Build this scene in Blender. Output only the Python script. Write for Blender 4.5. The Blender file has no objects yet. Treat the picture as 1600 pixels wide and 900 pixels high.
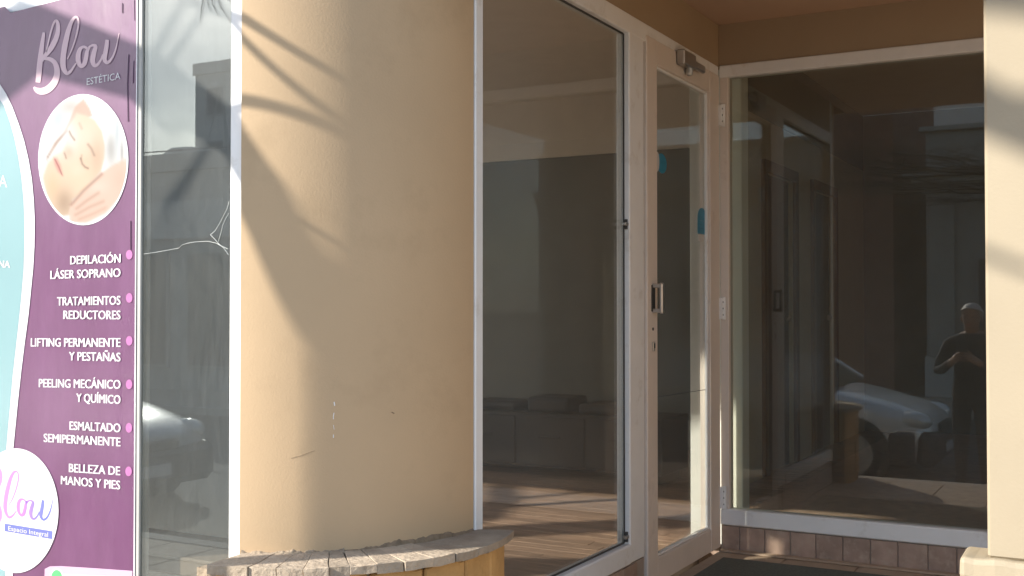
import bpy, bmesh, math, random
from mathutils import Vector, Matrix, noise as mnoise
random.seed(7)
S = bpy.context.scene
COL = S.collection
R = math.radians
PI = math.pi

# ------------------------------------------------------------------ camera
CAM = Vector((0.0, 0.0, 1.62))
YAW, PITCH, FPX = R(28.8), R(1.05), 1745.0
cam_d = bpy.data.cameras.new('camera'); cam = bpy.data.objects.new('camera', cam_d); COL.objects.link(cam)
cam.location = CAM; cam.rotation_euler = (PI/2 + PITCH, 0, YAW)
cam_d.sensor_width = 36.0; cam_d.lens = FPX/1600*36.0
cam_d.clip_start = 0.05; cam_d.clip_end = 1500
S.camera = cam

# ------------------------------------------------------------------ sky and sun
SUN_EL = R(28.0); SUN_AZ = R(41.5)
TO_SUN = Vector((-math.sin(SUN_AZ)*math.cos(SUN_EL), -math.cos(SUN_AZ)*math.cos(SUN_EL), math.sin(SUN_EL)))
sl = bpy.data.lights.new('sun', 'SUN'); sl.energy = 3.6; sl.angle = R(0.5); sl.color = (1.0, .945, .85)
so = bpy.data.objects.new('sun', sl); COL.objects.link(so)
so.rotation_euler = TO_SUN.to_track_quat('Z', 'Y').to_euler(); so.location = (-20, -20, 20)
W = bpy.data.worlds.new('World'); S.world = W; W.use_nodes = True
wn, wl = W.node_tree.nodes, W.node_tree.links
wn.clear()
wo = wn.new('ShaderNodeOutputWorld'); wb = wn.new('ShaderNodeBackground'); wb.inputs[1].default_value = 0.15
sk = wn.new('ShaderNodeTexSky'); sk.sky_type = 'NISHITA'; sk.sun_disc = False
sk.sun_elevation = SUN_EL; sk.sun_rotation = PI + SUN_AZ; sk.air_density = 1.0; sk.dust_density = 0.8
tc = wn.new('ShaderNodeTexCoord'); mp = wn.new('ShaderNodeMapping'); mp.inputs['Scale'].default_value = (1.6, 1.6, 3.4)
nz = wn.new('ShaderNodeTexNoise'); nz.inputs['Scale'].default_value = 2.2; nz.inputs['Detail'].default_value = 7; nz.inputs['Roughness'].default_value = .55
cr = wn.new('ShaderNodeValToRGB'); cr.color_ramp.elements[0].position = .40; cr.color_ramp.elements[1].position = .68
cr.color_ramp.elements[1].color = (.75, .75, .75, 1)
mx = wn.new('ShaderNodeMixRGB'); mx.inputs[2].default_value = (3.7, 4.5, 5.3, 1)
wl.new(tc.outputs['Generated'], mp.inputs['Vector']); wl.new(mp.outputs[0], nz.inputs['Vector']); wl.new(nz.outputs['Fac'], cr.inputs[0])
wl.new(cr.outputs[0], mx.inputs[0]); wl.new(sk.outputs[0], mx.inputs[1]); wl.new(mx.outputs[0], wb.inputs[0]); wl.new(wb.outputs[0], wo.inputs[0])

S.view_settings.view_transform = 'Standard'; S.view_settings.look = 'None'
S.view_settings.gamma = 1.0; S.view_settings.exposure = 1.28; S.view_settings.use_curve_mapping = False
S.render.engine = 'CYCLES'
S.cycles.use_denoising = True
S.cycles.max_bounces = 10; S.cycles.diffuse_bounces = 5; S.cycles.glossy_bounces = 6
S.cycles.transparent_max_bounces = 24; S.cycles.transmission_bounces = 8
S.cycles.caustics_reflective = False; S.cycles.caustics_refractive = False

# ------------------------------------------------------------------ measuring helpers
_M = Matrix.Rotation(YAW, 3, 'Z') @ Matrix.Rotation(PI/2 + PITCH, 3, 'X')
def ray(px, py): return (_M @ Vector(((px-800)/FPX, -(py-450)/FPX, -1.0))).normalized()
def at_y(px, py, Y): d = ray(px, py); return CAM + d*((Y-CAM.y)/d.y)
def at_x(px, py, X): d = ray(px, py); return CAM + d*((X-CAM.x)/d.x)
def at_z(px, py, Z): d = ray(px, py); return CAM + d*((Z-CAM.z)/d.z)

# ------------------------------------------------------------------ materials
def _new(name):
    m = bpy.data.materials.new(name); m.use_nodes = True
    n, l = m.node_tree.nodes, m.node_tree.links
    return m, n, l, n['Principled BSDF']
def mat(name, col, rough=.6, metal=0.0, var=.12, vscale=6.0, bump=0.0, bscale=60.0, rnd=0.0, stretch=None, spec=.5, dirt=None, dscale=2.0, dlo=.5, dhi=.75, coat=0.0, bdist=.01):
    m, n, l, b = _new(name)
    b.inputs['Roughness'].default_value = rough; b.inputs['Metallic'].default_value = metal
    b.inputs['Specular IOR Level'].default_value = spec
    if coat: b.inputs['Coat Weight'].default_value = coat; b.inputs['Coat Roughness'].default_value = .04 if coat > .6 else .22
    t = n.new('ShaderNodeNewGeometry'); mpn = n.new('ShaderNodeMapping')
    if stretch: mpn.inputs['Scale'].default_value = stretch
    l.new(t.outputs['Position'], mpn.inputs['Vector'])
    nt = n.new('ShaderNodeTexNoise'); nt.inputs['Scale'].default_value = vscale; nt.inputs['Detail'].default_value = 6
    l.new(mpn.outputs[0], nt.inputs['Vector'])
    hs = n.new('ShaderNodeHueSaturation'); hs.inputs['Color'].default_value = (*col, 1)
    mr = n.new('ShaderNodeMapRange'); mr.inputs[1].default_value = .25; mr.inputs[2].default_value = .75
    mr.inputs[3].default_value = 1-var; mr.inputs[4].default_value = 1+var
    l.new(nt.outputs['Fac'], mr.inputs[0])
    val = mr.outputs[0]
    if rnd:
        oi = n.new('ShaderNodeObjectInfo'); r2 = n.new('ShaderNodeMapRange'); r2.inputs[3].default_value = 1-rnd; r2.inputs[4].default_value = 1+rnd
        l.new(oi.outputs['Random'], r2.inputs[0]); mu = n.new('ShaderNodeMath'); mu.operation = 'MULTIPLY'
        l.new(val, mu.inputs[0]); l.new(r2.outputs[0], mu.inputs[1]); val = mu.outputs[0]
    l.new(val, hs.inputs['Value'])
    out = hs.outputs[0]
    if dirt:
        n3 = n.new('ShaderNodeTexNoise'); n3.inputs['Scale'].default_value = dscale; n3.inputs['Detail'].default_value = 8; n3.inputs['Roughness'].default_value = .65
        l.new(mpn.outputs[0], n3.inputs['Vector'])
        r3 = n.new('ShaderNodeMapRange'); r3.inputs[1].default_value = dlo; r3.inputs[2].default_value = dhi
        l.new(n3.outputs['Fac'], r3.inputs[0])
        m3 = n.new('ShaderNodeMixRGB'); m3.inputs[2].default_value = (*dirt, 1)
        l.new(r3.outputs[0], m3.inputs[0]); l.new(out, m3.inputs[1]); out = m3.outputs[0]
    l.new(out, b.inputs['Base Color'])
    if bump:
        n2 = n.new('ShaderNodeTexNoise'); n2.inputs['Scale'].default_value = bscale; n2.inputs['Detail'].default_value = 5
        l.new(mpn.outputs[0], n2.inputs['Vector'])
        bp = n.new('ShaderNodeBump'); bp.inputs['Strength'].default_value = bump; bp.inputs['Distance'].default_value = bdist
        l.new(n2.outputs['Fac'], bp.inputs['Height']); l.new(bp.outputs[0], b.inputs['Normal'])
    return m
def vcol_mat(name, rough=.35):
    m, n, l, b = _new(name); a = n.new('ShaderNodeAttribute'); a.attribute_name = 'print'
    l.new(a.outputs['Color'], b.inputs['Base Color']); b.inputs['Roughness'].default_value = rough
    return m
def glass(name, tint=(.9, .92, .9), refl=1.0, dust=.02, f0=.04, streak=0.0, dustcol=(.6, .58, .53), haze=0.0, rcol=(1, 1, 1)):
    m, n, l, b = _new(name); n.remove(b)
    out = n['Material Output']
    g = n.new('ShaderNodeNewGeometry')
    dt = n.new('ShaderNodeVectorMath'); dt.operation = 'DOT_PRODUCT'
    l.new(g.outputs['Incoming'], dt.inputs[0]); l.new(g.outputs['Normal'], dt.inputs[1])
    ab = n.new('ShaderNodeMath'); ab.operation = 'ABSOLUTE'; l.new(dt.outputs['Value'], ab.inputs[0])
    om = n.new('ShaderNodeMath'); om.operation = 'SUBTRACT'; om.inputs[0].default_value = 1; l.new(ab.outputs[0], om.inputs[1])
    pw = n.new('ShaderNodeMath'); pw.operation = 'POWER'; pw.inputs[1].default_value = 5; l.new(om.outputs[0], pw.inputs[0])
    ma = n.new('ShaderNodeMath'); ma.operation = 'MULTIPLY_ADD'; ma.inputs[1].default_value = (1-f0)*refl; ma.inputs[2].default_value = f0*refl
    l.new(pw.outputs[0], ma.inputs[0])
    tr = n.new('ShaderNodeBsdfTransparent'); tr.inputs[0].default_value = (*tint, 1)
    gl = n.new('ShaderNodeBsdfGlossy'); gl.inputs['Roughness'].default_value = 0.0; gl.inputs[0].default_value = (*rcol, 1)
    df = n.new('ShaderNodeBsdfDiffuse'); df.inputs[0].default_value = (*dustcol, 1)
    m1 = n.new('ShaderNodeMixShader'); m2 = n.new('ShaderNodeMixShader')
    nt = n.new('ShaderNodeTexNoise'); nt.inputs['Scale'].default_value = 1.0; nt.inputs['Detail'].default_value = 6
    mpn = n.new('ShaderNodeMapping'); mpn.inputs['Scale'].default_value = (90, 90, 9) if streak else (3, 3, 2)
    l.new(g.outputs['Position'], mpn.inputs['Vector']); l.new(mpn.outputs[0], nt.inputs['Vector'])
    mr = n.new('ShaderNodeMapRange'); mr.inputs[1].default_value = .35; mr.inputs[2].default_value = .75
    mr.inputs[3].default_value = dust; mr.inputs[4].default_value = dust*(1+streak) + dust*.6
    l.new(nt.outputs['Fac'], mr.inputs[0]); l.new(mr.outputs[0], m1.inputs[0])
    l.new(tr.outputs[0], m1.inputs[1]); l.new(df.outputs[0], m1.inputs[2])
    l.new(ma.outputs[0], m2.inputs[0]); l.new(m1.outputs[0], m2.inputs[1]); l.new(gl.outputs[0], m2.inputs[2])
    last = m2
    if haze:
        hz = n.new('ShaderNodeBsdfGlossy'); hz.inputs['Roughness'].default_value = .30; hz.inputs[0].default_value = (1, 1, 1, 1)
        m3 = n.new('ShaderNodeMixShader'); m3.inputs[0].default_value = haze
        l.new(m2.outputs[0], m3.inputs[1]); l.new(hz.outputs[0], m3.inputs[2]); last = m3
    l.new(last.outputs[0], out.inputs[0])
    return m

M = {}
M['plaster'] = mat('beige_plaster', (.53, .374, .222), .7, var=.05, vscale=2.5, bump=.22, bscale=160, bdist=.002, dirt=(.42, .295, .17), dscale=4.0, dlo=.55, dhi=.9)
M['plaster_light'] = mat('pale_plaster', (.34, .282, .197), .65, var=.06, vscale=3, bump=.2, bscale=130, bdist=.002)
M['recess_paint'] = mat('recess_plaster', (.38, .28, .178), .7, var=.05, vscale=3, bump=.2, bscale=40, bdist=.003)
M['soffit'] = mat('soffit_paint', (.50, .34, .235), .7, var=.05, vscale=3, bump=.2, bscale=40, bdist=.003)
M['white'] = mat('white_frame_paint', (.84, .83, .81), .42, var=.04, vscale=8, bump=.1, bscale=90, bdist=.002, dirt=(.55, .49, .41), dscale=9, dlo=.56, dhi=.85)
M['pinkwhite'] = mat('aged_white_paint', (.74, .645, .56), .45, var=.05, vscale=8, bump=.12, bscale=90, bdist=.002, dirt=(.50, .41, .34), dscale=8, dlo=.58, dhi=.9)
M['chan'] = mat('channel_grey', (.42, .41, .38), .6, var=.1, vscale=6)
M['alu'] = mat('aluminium', (.55, .54, .51), .38, .6, var=.06, vscale=20, stretch=(20, 20, 1))
M['steel'] = mat('brushed_steel', (.5, .47, .44), .35, .9, var=.08, vscale=30)
M['dark_rubber'] = mat('dark_gasket', (.06, .055, .05), .7)
M['cap'] = mat('cap_stone', (.36, .29, .215), .85, var=.2, vscale=20, bump=.9, bscale=70, rnd=.2, dirt=(.25, .19, .135), dscale=16, dlo=.52, dhi=.75, bdist=.006)
M['ochre'] = mat('ochre_stone', (.50, .29, .105), .78, var=.16, vscale=9, bump=.7, bscale=45, rnd=.14, dirt=(.36, .19, .06), dscale=11, dlo=.5, dhi=.75, bdist=.005)
M['mortar'] = mat('mortar', (.30, .235, .165), .9, var=.25, vscale=40, bump=1.0, bscale=90, bdist=.006)
M['dirt'] = mat('exposed_render', (.23, .165, .105), .95, var=.3, vscale=40, bump=1.0, bscale=110, bdist=.006)
M['tile'] = mat('brown_tile', (.38, .265, .205), .5, var=.2, vscale=18, bump=.25, bscale=40, rnd=.16, dirt=(.46, .35, .27), dscale=26, dlo=.5, dhi=.72, bdist=.003)
M['grout'] = mat('grout', (.36, .30, .25), .9, var=.1)
M['floor_tile'] = mat('floor_tile', (.42, .31, .22), .6, var=.12, vscale=9, rnd=.07, dirt=(.27, .2, .14), dscale=9, dlo=.5, dhi=.8)
M['mat'] = mat('mat_fibre', (.13, .135, .11), .95, var=.3, vscale=120, bump=1.0, bscale=320, bdist=.006)
M['wood'] = mat('wood_plank', (.33, .215, .15), .5, var=.35, vscale=7, rnd=.22, stretch=(1.2, 16, 1), bump=.2, bscale=20, dirt=(.16, .09, .05), dscale=6, dlo=.5, dhi=.75, bdist=.002)
M['wood_frame'] = mat('stained_wood', (.16, .085, .045), .45, var=.25, vscale=6, stretch=(20, 20, 1))
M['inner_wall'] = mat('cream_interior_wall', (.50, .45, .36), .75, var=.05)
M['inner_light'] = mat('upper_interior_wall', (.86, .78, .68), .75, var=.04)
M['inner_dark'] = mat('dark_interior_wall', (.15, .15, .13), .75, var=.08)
M['inner_ceiling'] = mat('interior_ceiling', (.82, .74, .64), .8, var=.04)
M['inner_white'] = mat('interior_post_paint', (.82, .83, .78), .5, var=.04)
M['dark_door'] = mat('dark_door_wood', (.06, .042, .03), .5, var=.2, stretch=(15, 15, 1))
M['display'] = mat('display_shelf', (.30, .22, .16), .6, var=.15, vscale=20)
M['pavement'] = mat('pavement_tile', (.44, .385, .32), .85, var=.12, vscale=2, rnd=.06, dirt=(.25, .21, .17), dscale=1.5)
M['asphalt'] = mat('asphalt', (.055, .054, .052), .9, var=.2, vscale=3, bump=.4, bscale=90)
M['ground'] = mat('earth', (.18, .155, .12), .95, var=.2, vscale=.2)
M['kerb'] = mat('kerb_stone', (.33, .32, .30), .85, var=.15, vscale=8)
M['bark'] = mat('bark', (.10, .08, .06), .9, var=.3, vscale=12, bump=.8, bscale=40)
M['glass_left'] = glass('dusty_tinted_glass', (.80, .82, .81), 1.0, .042, f0=.07, streak=.12, dustcol=(.50, .51, .49), haze=.014, rcol=(.90, .98, 1.0))
M['glass'] = glass('clear_glass', (.96, .965, .95), 1.15, .06)
M['glass_back'] = glass('back_window_glass', (.84, .85, .80), 1.4, .045)
M['crack'] = mat('crack_edge', (.52, .54, .52), .3, var=.05)
M['darkcrack'] = mat('dark_crack', (.03, .03, .03), .5)

# ------------------------------------------------------------------ builders
WLOC = {}
class MB:
    def __init__(s): s.bm = bmesh.new()
    def box(s, x0, y0, z0, x1, y1, z1, bev=0.0, seg=1):
        g = bmesh.ops.create_cube(s.bm, size=1.0)
        for v in g['verts']:
            v.co = Vector(((x0+x1)/2 + v.co.x*(x1-x0), (y0+y1)/2 + v.co.y*(y1-y0), (z0+z1)/2 + v.co.z*(z1-z0)))
        if bev:
            ed = {e for v in g['verts'] for e in v.link_edges}
            bmesh.ops.bevel(s.bm, geom=list(ed), offset=bev, segments=seg, affect='EDGES', profile=.5)
        return s
    def prism(s, pts, z0, z1, bev=0.0):
        vb = [s.bm.verts.new((p[0], p[1], z0)) for p in pts]; vt = [s.bm.verts.new((p[0], p[1], z1)) for p in pts]
        n = len(pts); fs = [s.bm.faces.new(vb[::-1]), s.bm.faces.new(vt)]
        for i in range(n): fs.append(s.bm.faces.new((vb[i], vb[(i+1) % n], vt[(i+1) % n], vt[i])))
        if bev:
            ed = {e for f in fs for e in f.edges}
            bmesh.ops.bevel(s.bm, geom=list(ed), offset=bev, segments=1, affect='EDGES')
        return s
    def slab(s, loop, off):                     # planar loop of Vectors pushed along off
        a = [s.bm.verts.new(p) for p in loop]; b = [s.bm.verts.new(Vector(p)+Vector(off)) for p in loop]
        n = len(a); s.bm.faces.new(a); s.bm.faces.new(b[::-1])
        for i in range(n): s.bm.faces.new((a[i], b[i], b[(i+1) % n], a[(i+1) % n]))
        return s
    def tube(s, pts, rad, n=6, cap=True):
        pts = [Vector(p) for p in pts]
        if not isinstance(rad, (list, tuple)): rad = [rad]*len(pts)
        rings = []; up = Vector((0.13, .31, .94))
        for i, p in enumerate(pts):
            d = (pts[min(i+1, len(pts)-1)] - pts[max(i-1, 0)]).normalized()
            a = d.cross(up)
            if a.length < 1e-3: a = d.cross(Vector((1, 0, 0)))
            a.normalize(); b = d.cross(a)
            rings.append([s.bm.verts.new(p + (a*math.cos(2*PI*k/n) + b*math.sin(2*PI*k/n))*rad[i]) for k in range(n)])
        for i in range(len(rings)-1):
            for k in range(n): s.bm.faces.new((rings[i][k], rings[i][(k+1) % n], rings[i+1][(k+1) % n], rings[i+1][k]))
        if cap: s.bm.faces.new(rings[0][::-1]); s.bm.faces.new(rings[-1])
        return s
    def lathe(s, c, axis, prof, n=24):          # prof: list of (along, radius)
        axis = Vector(axis).normalized(); a = axis.orthogonal().normalized(); b = axis.cross(a); c = Vector(c)
        rings = [[s.bm.verts.new(c + axis*h + (a*math.cos(2*PI*k/n)+b*math.sin(2*PI*k/n))*max(r, 1e-4)) for k in range(n)] for h, r in prof]
        for i in range(len(rings)-1):
            for k in range(n): s.bm.faces.new((rings[i][k], rings[i][(k+1) % n], rings[i+1][(k+1) % n], rings[i+1][k]))
        s.bm.faces.new(rings[0][::-1]); s.bm.faces.new(rings[-1])
        return s
    def ball(s, c, r, sc=(1, 1, 1), u=16, v=10):
        g = bmesh.ops.create_uvsphere(s.bm, u_segments=u, v_segments=v, radius=r)
        for w in g['verts']: w.co = Vector(c) + Vector((w.co.x*sc[0], w.co.y*sc[1], w.co.z*sc[2]))
        return s
    def build(s, name, m, parent=None, smooth=False, **tags):
        bmesh.ops.recalc_face_normals(s.bm, faces=s.bm.faces)
        me = bpy.data.meshes.new(name); s.bm.to_mesh(me); s.bm.free()
        return link(name, me, m, parent, smooth, **tags)
def link(name, me, m, parent=None, smooth=False, base=False, **tags):
    if len(me.vertices):
        xs = [v.co for v in me.vertices]
        lo = Vector((min(c.x for c in xs), min(c.y for c in xs), min(c.z for c in xs))); hi = Vector((max(c.x for c in xs), max(c.y for c in xs), max(c.z for c in xs)))
        c = (lo+hi)/2
        if parent is None: c.z = lo.z
    else: c = Vector()
    me.transform(Matrix.Translation(-c))
    o = bpy.data.objects.new(name, me); COL.objects.link(o)
    if m is not None:
        for q in (m if isinstance(m, (list, tuple)) else [m]): me.materials.append(q)
    if smooth: me.shade_smooth()
    WLOC[o.name] = c
    o.location = c - (WLOC[parent.name] if parent else Vector())
    if parent: o.parent = parent
    for k, v in tags.items():
        if v: o[k] = v
    return o
def thing(name, loc, label, category, group=None):
    o = bpy.data.objects.new(name, None); COL.objects.link(o); o.location = loc; o.empty_display_size = .1
    WLOC[o.name] = Vector(loc); o['label'] = label; o['category'] = category
    if group: o['group'] = group
    return o
def tag(o, label, category, group=None):
    o['label'] = label; o['category'] = category
    if group: o['group'] = group
    return o
def box(name, m, parent, x0, y0, z0, x1, y1, z1, bev=0.0, **tags): return MB().box(x0, y0, z0, x1, y1, z1, bev).build(name, m, parent, **tags)

# ------------------------------------------------------------------ setting dimensions
FY = 2.14            # street front plane of the left window
XS = -1.57           # plane of side window and door
YB = 4.76            # plane of back window
ZF = 0.56            # floor of the recess
ZC = 2.876           # soffit of the recess
CC = Vector((-2.135, 2.645)); CR = .56       # rounded column

# ---- ground, road, pavements
box('ground', M['ground'], None, -400, -400, -1.0, 400, 400, -.14, kind='structure')
box('road', M['asphalt'], None, -120, -9.3, -.2, 120, -1.55, -.12, kind='structure')
pv = box('pavement', M['grout'], None, -60, -1.4, -.2, 60, 2.08, -.012, kind='structure')
box('far_pavement', M['pavement'], None, -90, -12.0, -.2, 60, -9.45, .0, kind='structure')
kb = box('kerb', M['kerb'], None, -60, -1.55, -.2, 60, -1.4, .004, bev=.01, kind='structure')
box('far_kerb', M['kerb'], None, -90, -9.45, -.2, 60, -9.3, .004, bev=.01, kind='structure')
# paving slabs of the near pavement
slab_me = None
for i in range(-18, 9):
    for j in range(8):
        x, y = i*.4, -1.2 + j*.41
        if slab_me is None:
            o = box('paving_slab', M['pavement'], pv, x-.196, y-.2, -.04, x+.196, y+.2, 0, bev=.004); slab_me = o.data
        else:
            o = bpy.data.objects.new('paving_slab', slab_me); COL.objects.link(o); o.parent = pv
            o.location = Vector((x, y, -.02)) - WLOC[pv.name]

# ---- recess floor and step
rf = box('recess_floor', M['grout'], None, -1.575, 2.20, 0.0, 2.65, 4.80, ZF-.012, kind='structure')
for i in range(14):
    for j in range(8):
        x0 = -1.57+i*.3; y0 = 2.36+j*.3
        box('floor_tile', M['floor_tile'], rf, x0+.002, y0+.002, ZF-.03, x0+.298, y0+.298, ZF, bev=.002)
box('entrance_step', M['cap'], None, -1.4, 1.75, 0, 2.6, 2.2, .28, bev=.01, kind='structure')

# ---- rounded column
def arc(c, r, a0, a1, n): return [(c.x + r*math.sin(R(a0+(a1-a0)*i/n)), c.y - r*math.cos(R(a0+(a1-a0)*i/n))) for i in range(n+1)]
ZL = 1.013
a_left = math.degrees(math.asin((-1.94-CC.x)/CR))
outl = arc(CC, CR, a_left, 90, 48) + [(-1.66, 2.645), (-1.66, 2.5), (-1.8, 2.25), (-1.94, 2.20)]
col_o = thing('column', (-1.8, 2.4, ZL), 'rounded beige plastered corner column with tree shadows between two shop windows', 'column')
o = MB().prism(outl, ZL-.03, 3.1).build('shaft', M['plaster'], col_o)
# smooth only the curved face
for p in o.data.polygons: p.use_smooth = abs(p.normal.z) < .5
o.data.set_sharp_from_angle(angle=R(30))
# broken plaster along the foot
def ragged(name, m, a0, a1, hfun, thick=.004, n=120, z0=ZL-.004):
    bm = bmesh.new(); prev = None
    for i in range(n+1):
        a = a0+(a1-a0)*i/n; s_, c_ = math.sin(R(a)), -math.cos(R(a)); h = max(hfun(a, i/n), .0005)
        vs = [bm.verts.new((CC.x+s_*(CR+q), CC.y+c_*(CR+q), z)) for q, z in ((-.004, z0), (thick*2.2, z0), (thick, z0+h*.6), (-.001, z0+h))]
        if prev:
            for k in range(3): bm.faces.new((prev[k], vs[k], vs[k+1], prev[k+1]))
        prev = vs
    b = MB(); b.bm.free(); b.bm = bm
    return b.build(name, m, col_o)
def hf1(a, t): return .004 + .008*abs(mnoise.noise((a*.18, 1.3, 0))) + .018*max(0, math.sin(PI*min(1, max(0, (t-.35)/.65))))*(.55+.6*abs(mnoise.noise((a*.30, 4.1, 0)))) + .0025*mnoise.noise((a*1.2, 8, 0))
ragged('broken_plaster', M['dirt'], 30, 89.5, hf1, n=220)
ragged('mortar_edge', M['mortar'], 21, 47, lambda a, t: .004 + .014*abs(mnoise.noise((a*.22, 7.7, 0))) + .003*mnoise.noise((a*1.1, 3, 0)), thick=.007, n=160)
def on_col(px, py):
    d = ray(px, py); oc = Vector((CAM.x-CC.x, CAM.y-CC.y)); dd = Vector((d.x, d.y)); r = CR+.0006
    A = dd.dot(dd); B = 2*oc.dot(dd); C_ = oc.dot(oc)-r*r; q = B*B-4*A*C_
    return CAM + d*((-B-math.sqrt(q))/(2*A))
for pl, w in (([(522, 628), (523, 634)], .0032), ([(522, 645), (521, 650), (521, 655)], .0022), ([(521, 664), (522, 671)], .0016), ([(521, 679), (521, 684)], .0026), ([(455, 716), (470, 712), (492, 704)], .0006), ([(612, 644), (616, 646)], .0025)):
    MB().tube([on_col(*p) for p in pl], w*.5, 5).build('scratch', M['white'] if pl[0][0] in (521, 522) else M['dirt'], col_o)

# ---- stone ledge round the column
LC = Vector((-1.95, 2.5)); LR = .51
def l_ang(px, py):
    p = at_z(px, py, ZL); return math.degrees(math.atan2(p.x-LC.x, -(p.y-LC.y)))
led = thing('stone_ledge', (-1.75, 2.3, 0), 'curved ledge of sand coloured cap stones on ochre blocks at foot of the rounded column', 'stone ledge')
joints = [3.2] + [l_ang(x, y) for x, y in ((386, 887), (429, 889), (474, 888), (513, 886), (547, 884), (588, 879.5), (625, 874), (664, 868), (697, 862), (736, 855))] + [113]
for i in range(len(joints)-1):
    gp = random.choice((.02, .03, .05, .11)); a0, a1 = joints[i]+gp, joints[i+1]-gp; n = max(3, int((a1-a0)/5)+1)
    rr = LR+random.uniform(-.006, .005); tz = random.uniform(-.0015, .0015); sk_ = random.uniform(-2.6, 2.6) if 0 < i < len(joints)-2 else 0
    out_ = arc(LC, rr, a0+sk_*.2, a1+sk_*.2, n); inn = arc(LC, .27, a0-sk_, a1-sk_, n)[::-1]
    bm = MB().prism(out_+inn, ZL-.021+random.uniform(-.003, .002), ZL+tz, .0012)
    bmesh.ops.subdivide_edges(bm.bm, edges=[e for e in bm.bm.edges if e.calc_length() > .06], cuts=3, use_grid_fill=True)
    for v in bm.bm.verts: v.co += Vector(mnoise.noise_vector(v.co*23))*.0026+Vector(mnoise.noise_vector(v.co*70))*.0012
    bm.build('cap_stone', M['cap'], led)
for c in range(5):
    z1 = ZL-.026-c*.19; z0 = max(z1-.184, 0); a = 3+(c % 2)*5
    while a < 111:
        st = random.uniform(12, 19); a1 = min(a+st, 112)
        if 112-a1 < 5: a1 = 112
        rr = .486+random.uniform(-.004, .006)
        b_ = MB().prism(arc(LC, rr, a+.3, a1-.3, 4)+arc(LC, .34, a+.3, a1-.3, 4)[::-1], z0, z1, .005)
        b_.build('facing_block', M['ochre'], led); a = a1
MB().prism(arc(LC, .475, -5, 111.5, 24)+arc(LC, .25, -5, 111.5, 24)[::-1], 0, ZL-.024).build('mortar_core', M['mortar'], led)

# ---- left shop window
lw = thing('shop_window', (-4.6, 2.13, .45), 'street front shop window with cracked dusty glass and white frame beside the banner', 'shop window')
XJ0, XJ1 = at_y(359, 450, FY).x, at_y(380.5, 450, FY).x
box('jamb', M['white'], lw, XJ0, FY-.003, .42, XJ1, FY+.07, 3.2, bev=.004)
box('header', M['white'], lw, -7.55, FY, 3.2, XJ1, FY+.07, 3.27, bev=.004)
box('sill', M['white'], lw, -7.55, FY, .42, XJ0-.001, FY+.07, .49, bev=.004)
box('jamb', M['white'], lw, -7.6, FY, .42, -7.55, FY+.07, 3.27, bev=.004)
box('mullion', M['white'], lw, -3.72, FY+.002, .49, -3.66, FY+.065, 3.2, bev=.004)
box('sun_block_bar', M['white'], lw, -3.66, FY+.002, 2.483, XJ0-.001, FY+.065, 2.70, bev=.004)  # added above the view, set low to stop sun passing over the banner
box('sun_block_panel', M['white'], lw, -3.66, FY+.012, 2.70, XJ0-.001, FY+.04, 3.2)  # added out of view to keep sun off the side window jamb
box('mullion', M['white'], lw, -5.65, FY+.002, .49, -5.6, FY+.065, 3.2, bev=.004)
xm0 = at_y(222, 450, FY).x; xm1 = at_y(214, 450, FY).x
box('channel', M['chan'], lw, xm1, FY-.005, .49, xm0, FY+.03, 3.2, bev=.002)
box('pane', M['glass_left'], lw, xm0, FY+.001, .49, XJ0-.001, FY+.007, 2.483)
box('pane', M['glass'], lw, -3.66, FY+.001, .49, xm1, FY+.007, 2.483)
box('pane', M['glass'], lw, -5.6, FY+.001, .49, -3.72, FY+.007, 3.2)
box('pane', M['glass'], lw, -7.55, FY+.001, .49, -5.65, FY+.007, 3.2)
GY = FY+.0002
for pl, w in (([(225, 397), (245, 394), (262, 391), (280, 387.5), (284, 383), (293, 380), (305, 378), (325, 377), (338, 380), (345, 384), (356, 389)], .0007),
              ([(358, 315), (355, 326), (352, 332), (348, 340), (343, 350), (336, 361), (329, 367)], .0009), ([(358, 333), (352, 343), (348, 352), (345, 365), (341, 378)], .0008),
              ([(329, 367), (336, 374), (343, 383)], .0008), ([(341, 380), (350, 388), (357, 398)], .0006)):
    MB().tube([at_y(x, y, GY) for x, y in pl], w, 5).build('crack', M['crack'], lw)
box('display_shelf', M['display'], None, -3.6, FY+.075, .90, -1.95, 2.47, .95, bev=.004, label='brown display shelf inside the cracked street window', category='shelf')

# ---- side window (facing the recess)
def ys(px): return at_x(px, 482, XS).y
FW = .055
Y0, Y1, Y2, Y3 = ys(743), ys(755), ys(985), ys(1008)
sw = thing('side_window', (XS, 3.2, .70), 'tall white framed window between the rounded column and the glass door', 'window')
box('jamb', M['white'], sw, XS-FW, Y0+.001, .70, XS, Y1, 3.0, bev=.003)
box('jamb', M['white'], sw, XS-FW, Y2, .70, XS-.002, Y3-.004, 2.635, bev=.004)
box('header', M['white'], sw, XS-FW, Y1, 2.622, XS-.001, ys(1124), 2.69, bev=.003)
box('sill', M['white'], sw, XS-FW, Y1, .700, XS+.004, Y2-.0005, .772, bev=.005)
box('pane', M['glass'], sw, XS-.034, Y1, .772, XS-.028, Y2, 2.622)
box('gasket', M['dark_rubber'], sw, XS-.027, Y2-.003, .775, XS-.022, Y2-.0003, 2.62)
box('gasket', M['dark_rubber'], sw, XS-.027, Y1, .7723, XS-.022, Y2-.007, .777)
box('gasket', M['dark_rubber'], sw, XS-.027, Y1, 2.616, XS-.022, Y2-.007, 2.6217)
for zc in (1.62+(482-350)/FPX*4.03, 1.62-(838-482)/FPX*4.03):
    lt = MB().box(XS-.02, Y2-.028, zc-.006, XS-.006, Y2+.008, zc+.006, .002).build('latch', M['steel'], sw)
    MB().box(XS-.018, Y2-.012, zc-.018, XS-.008, Y2-.004, zc+.018, .001).build('pin', M['dark_rubber'], lt)

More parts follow.
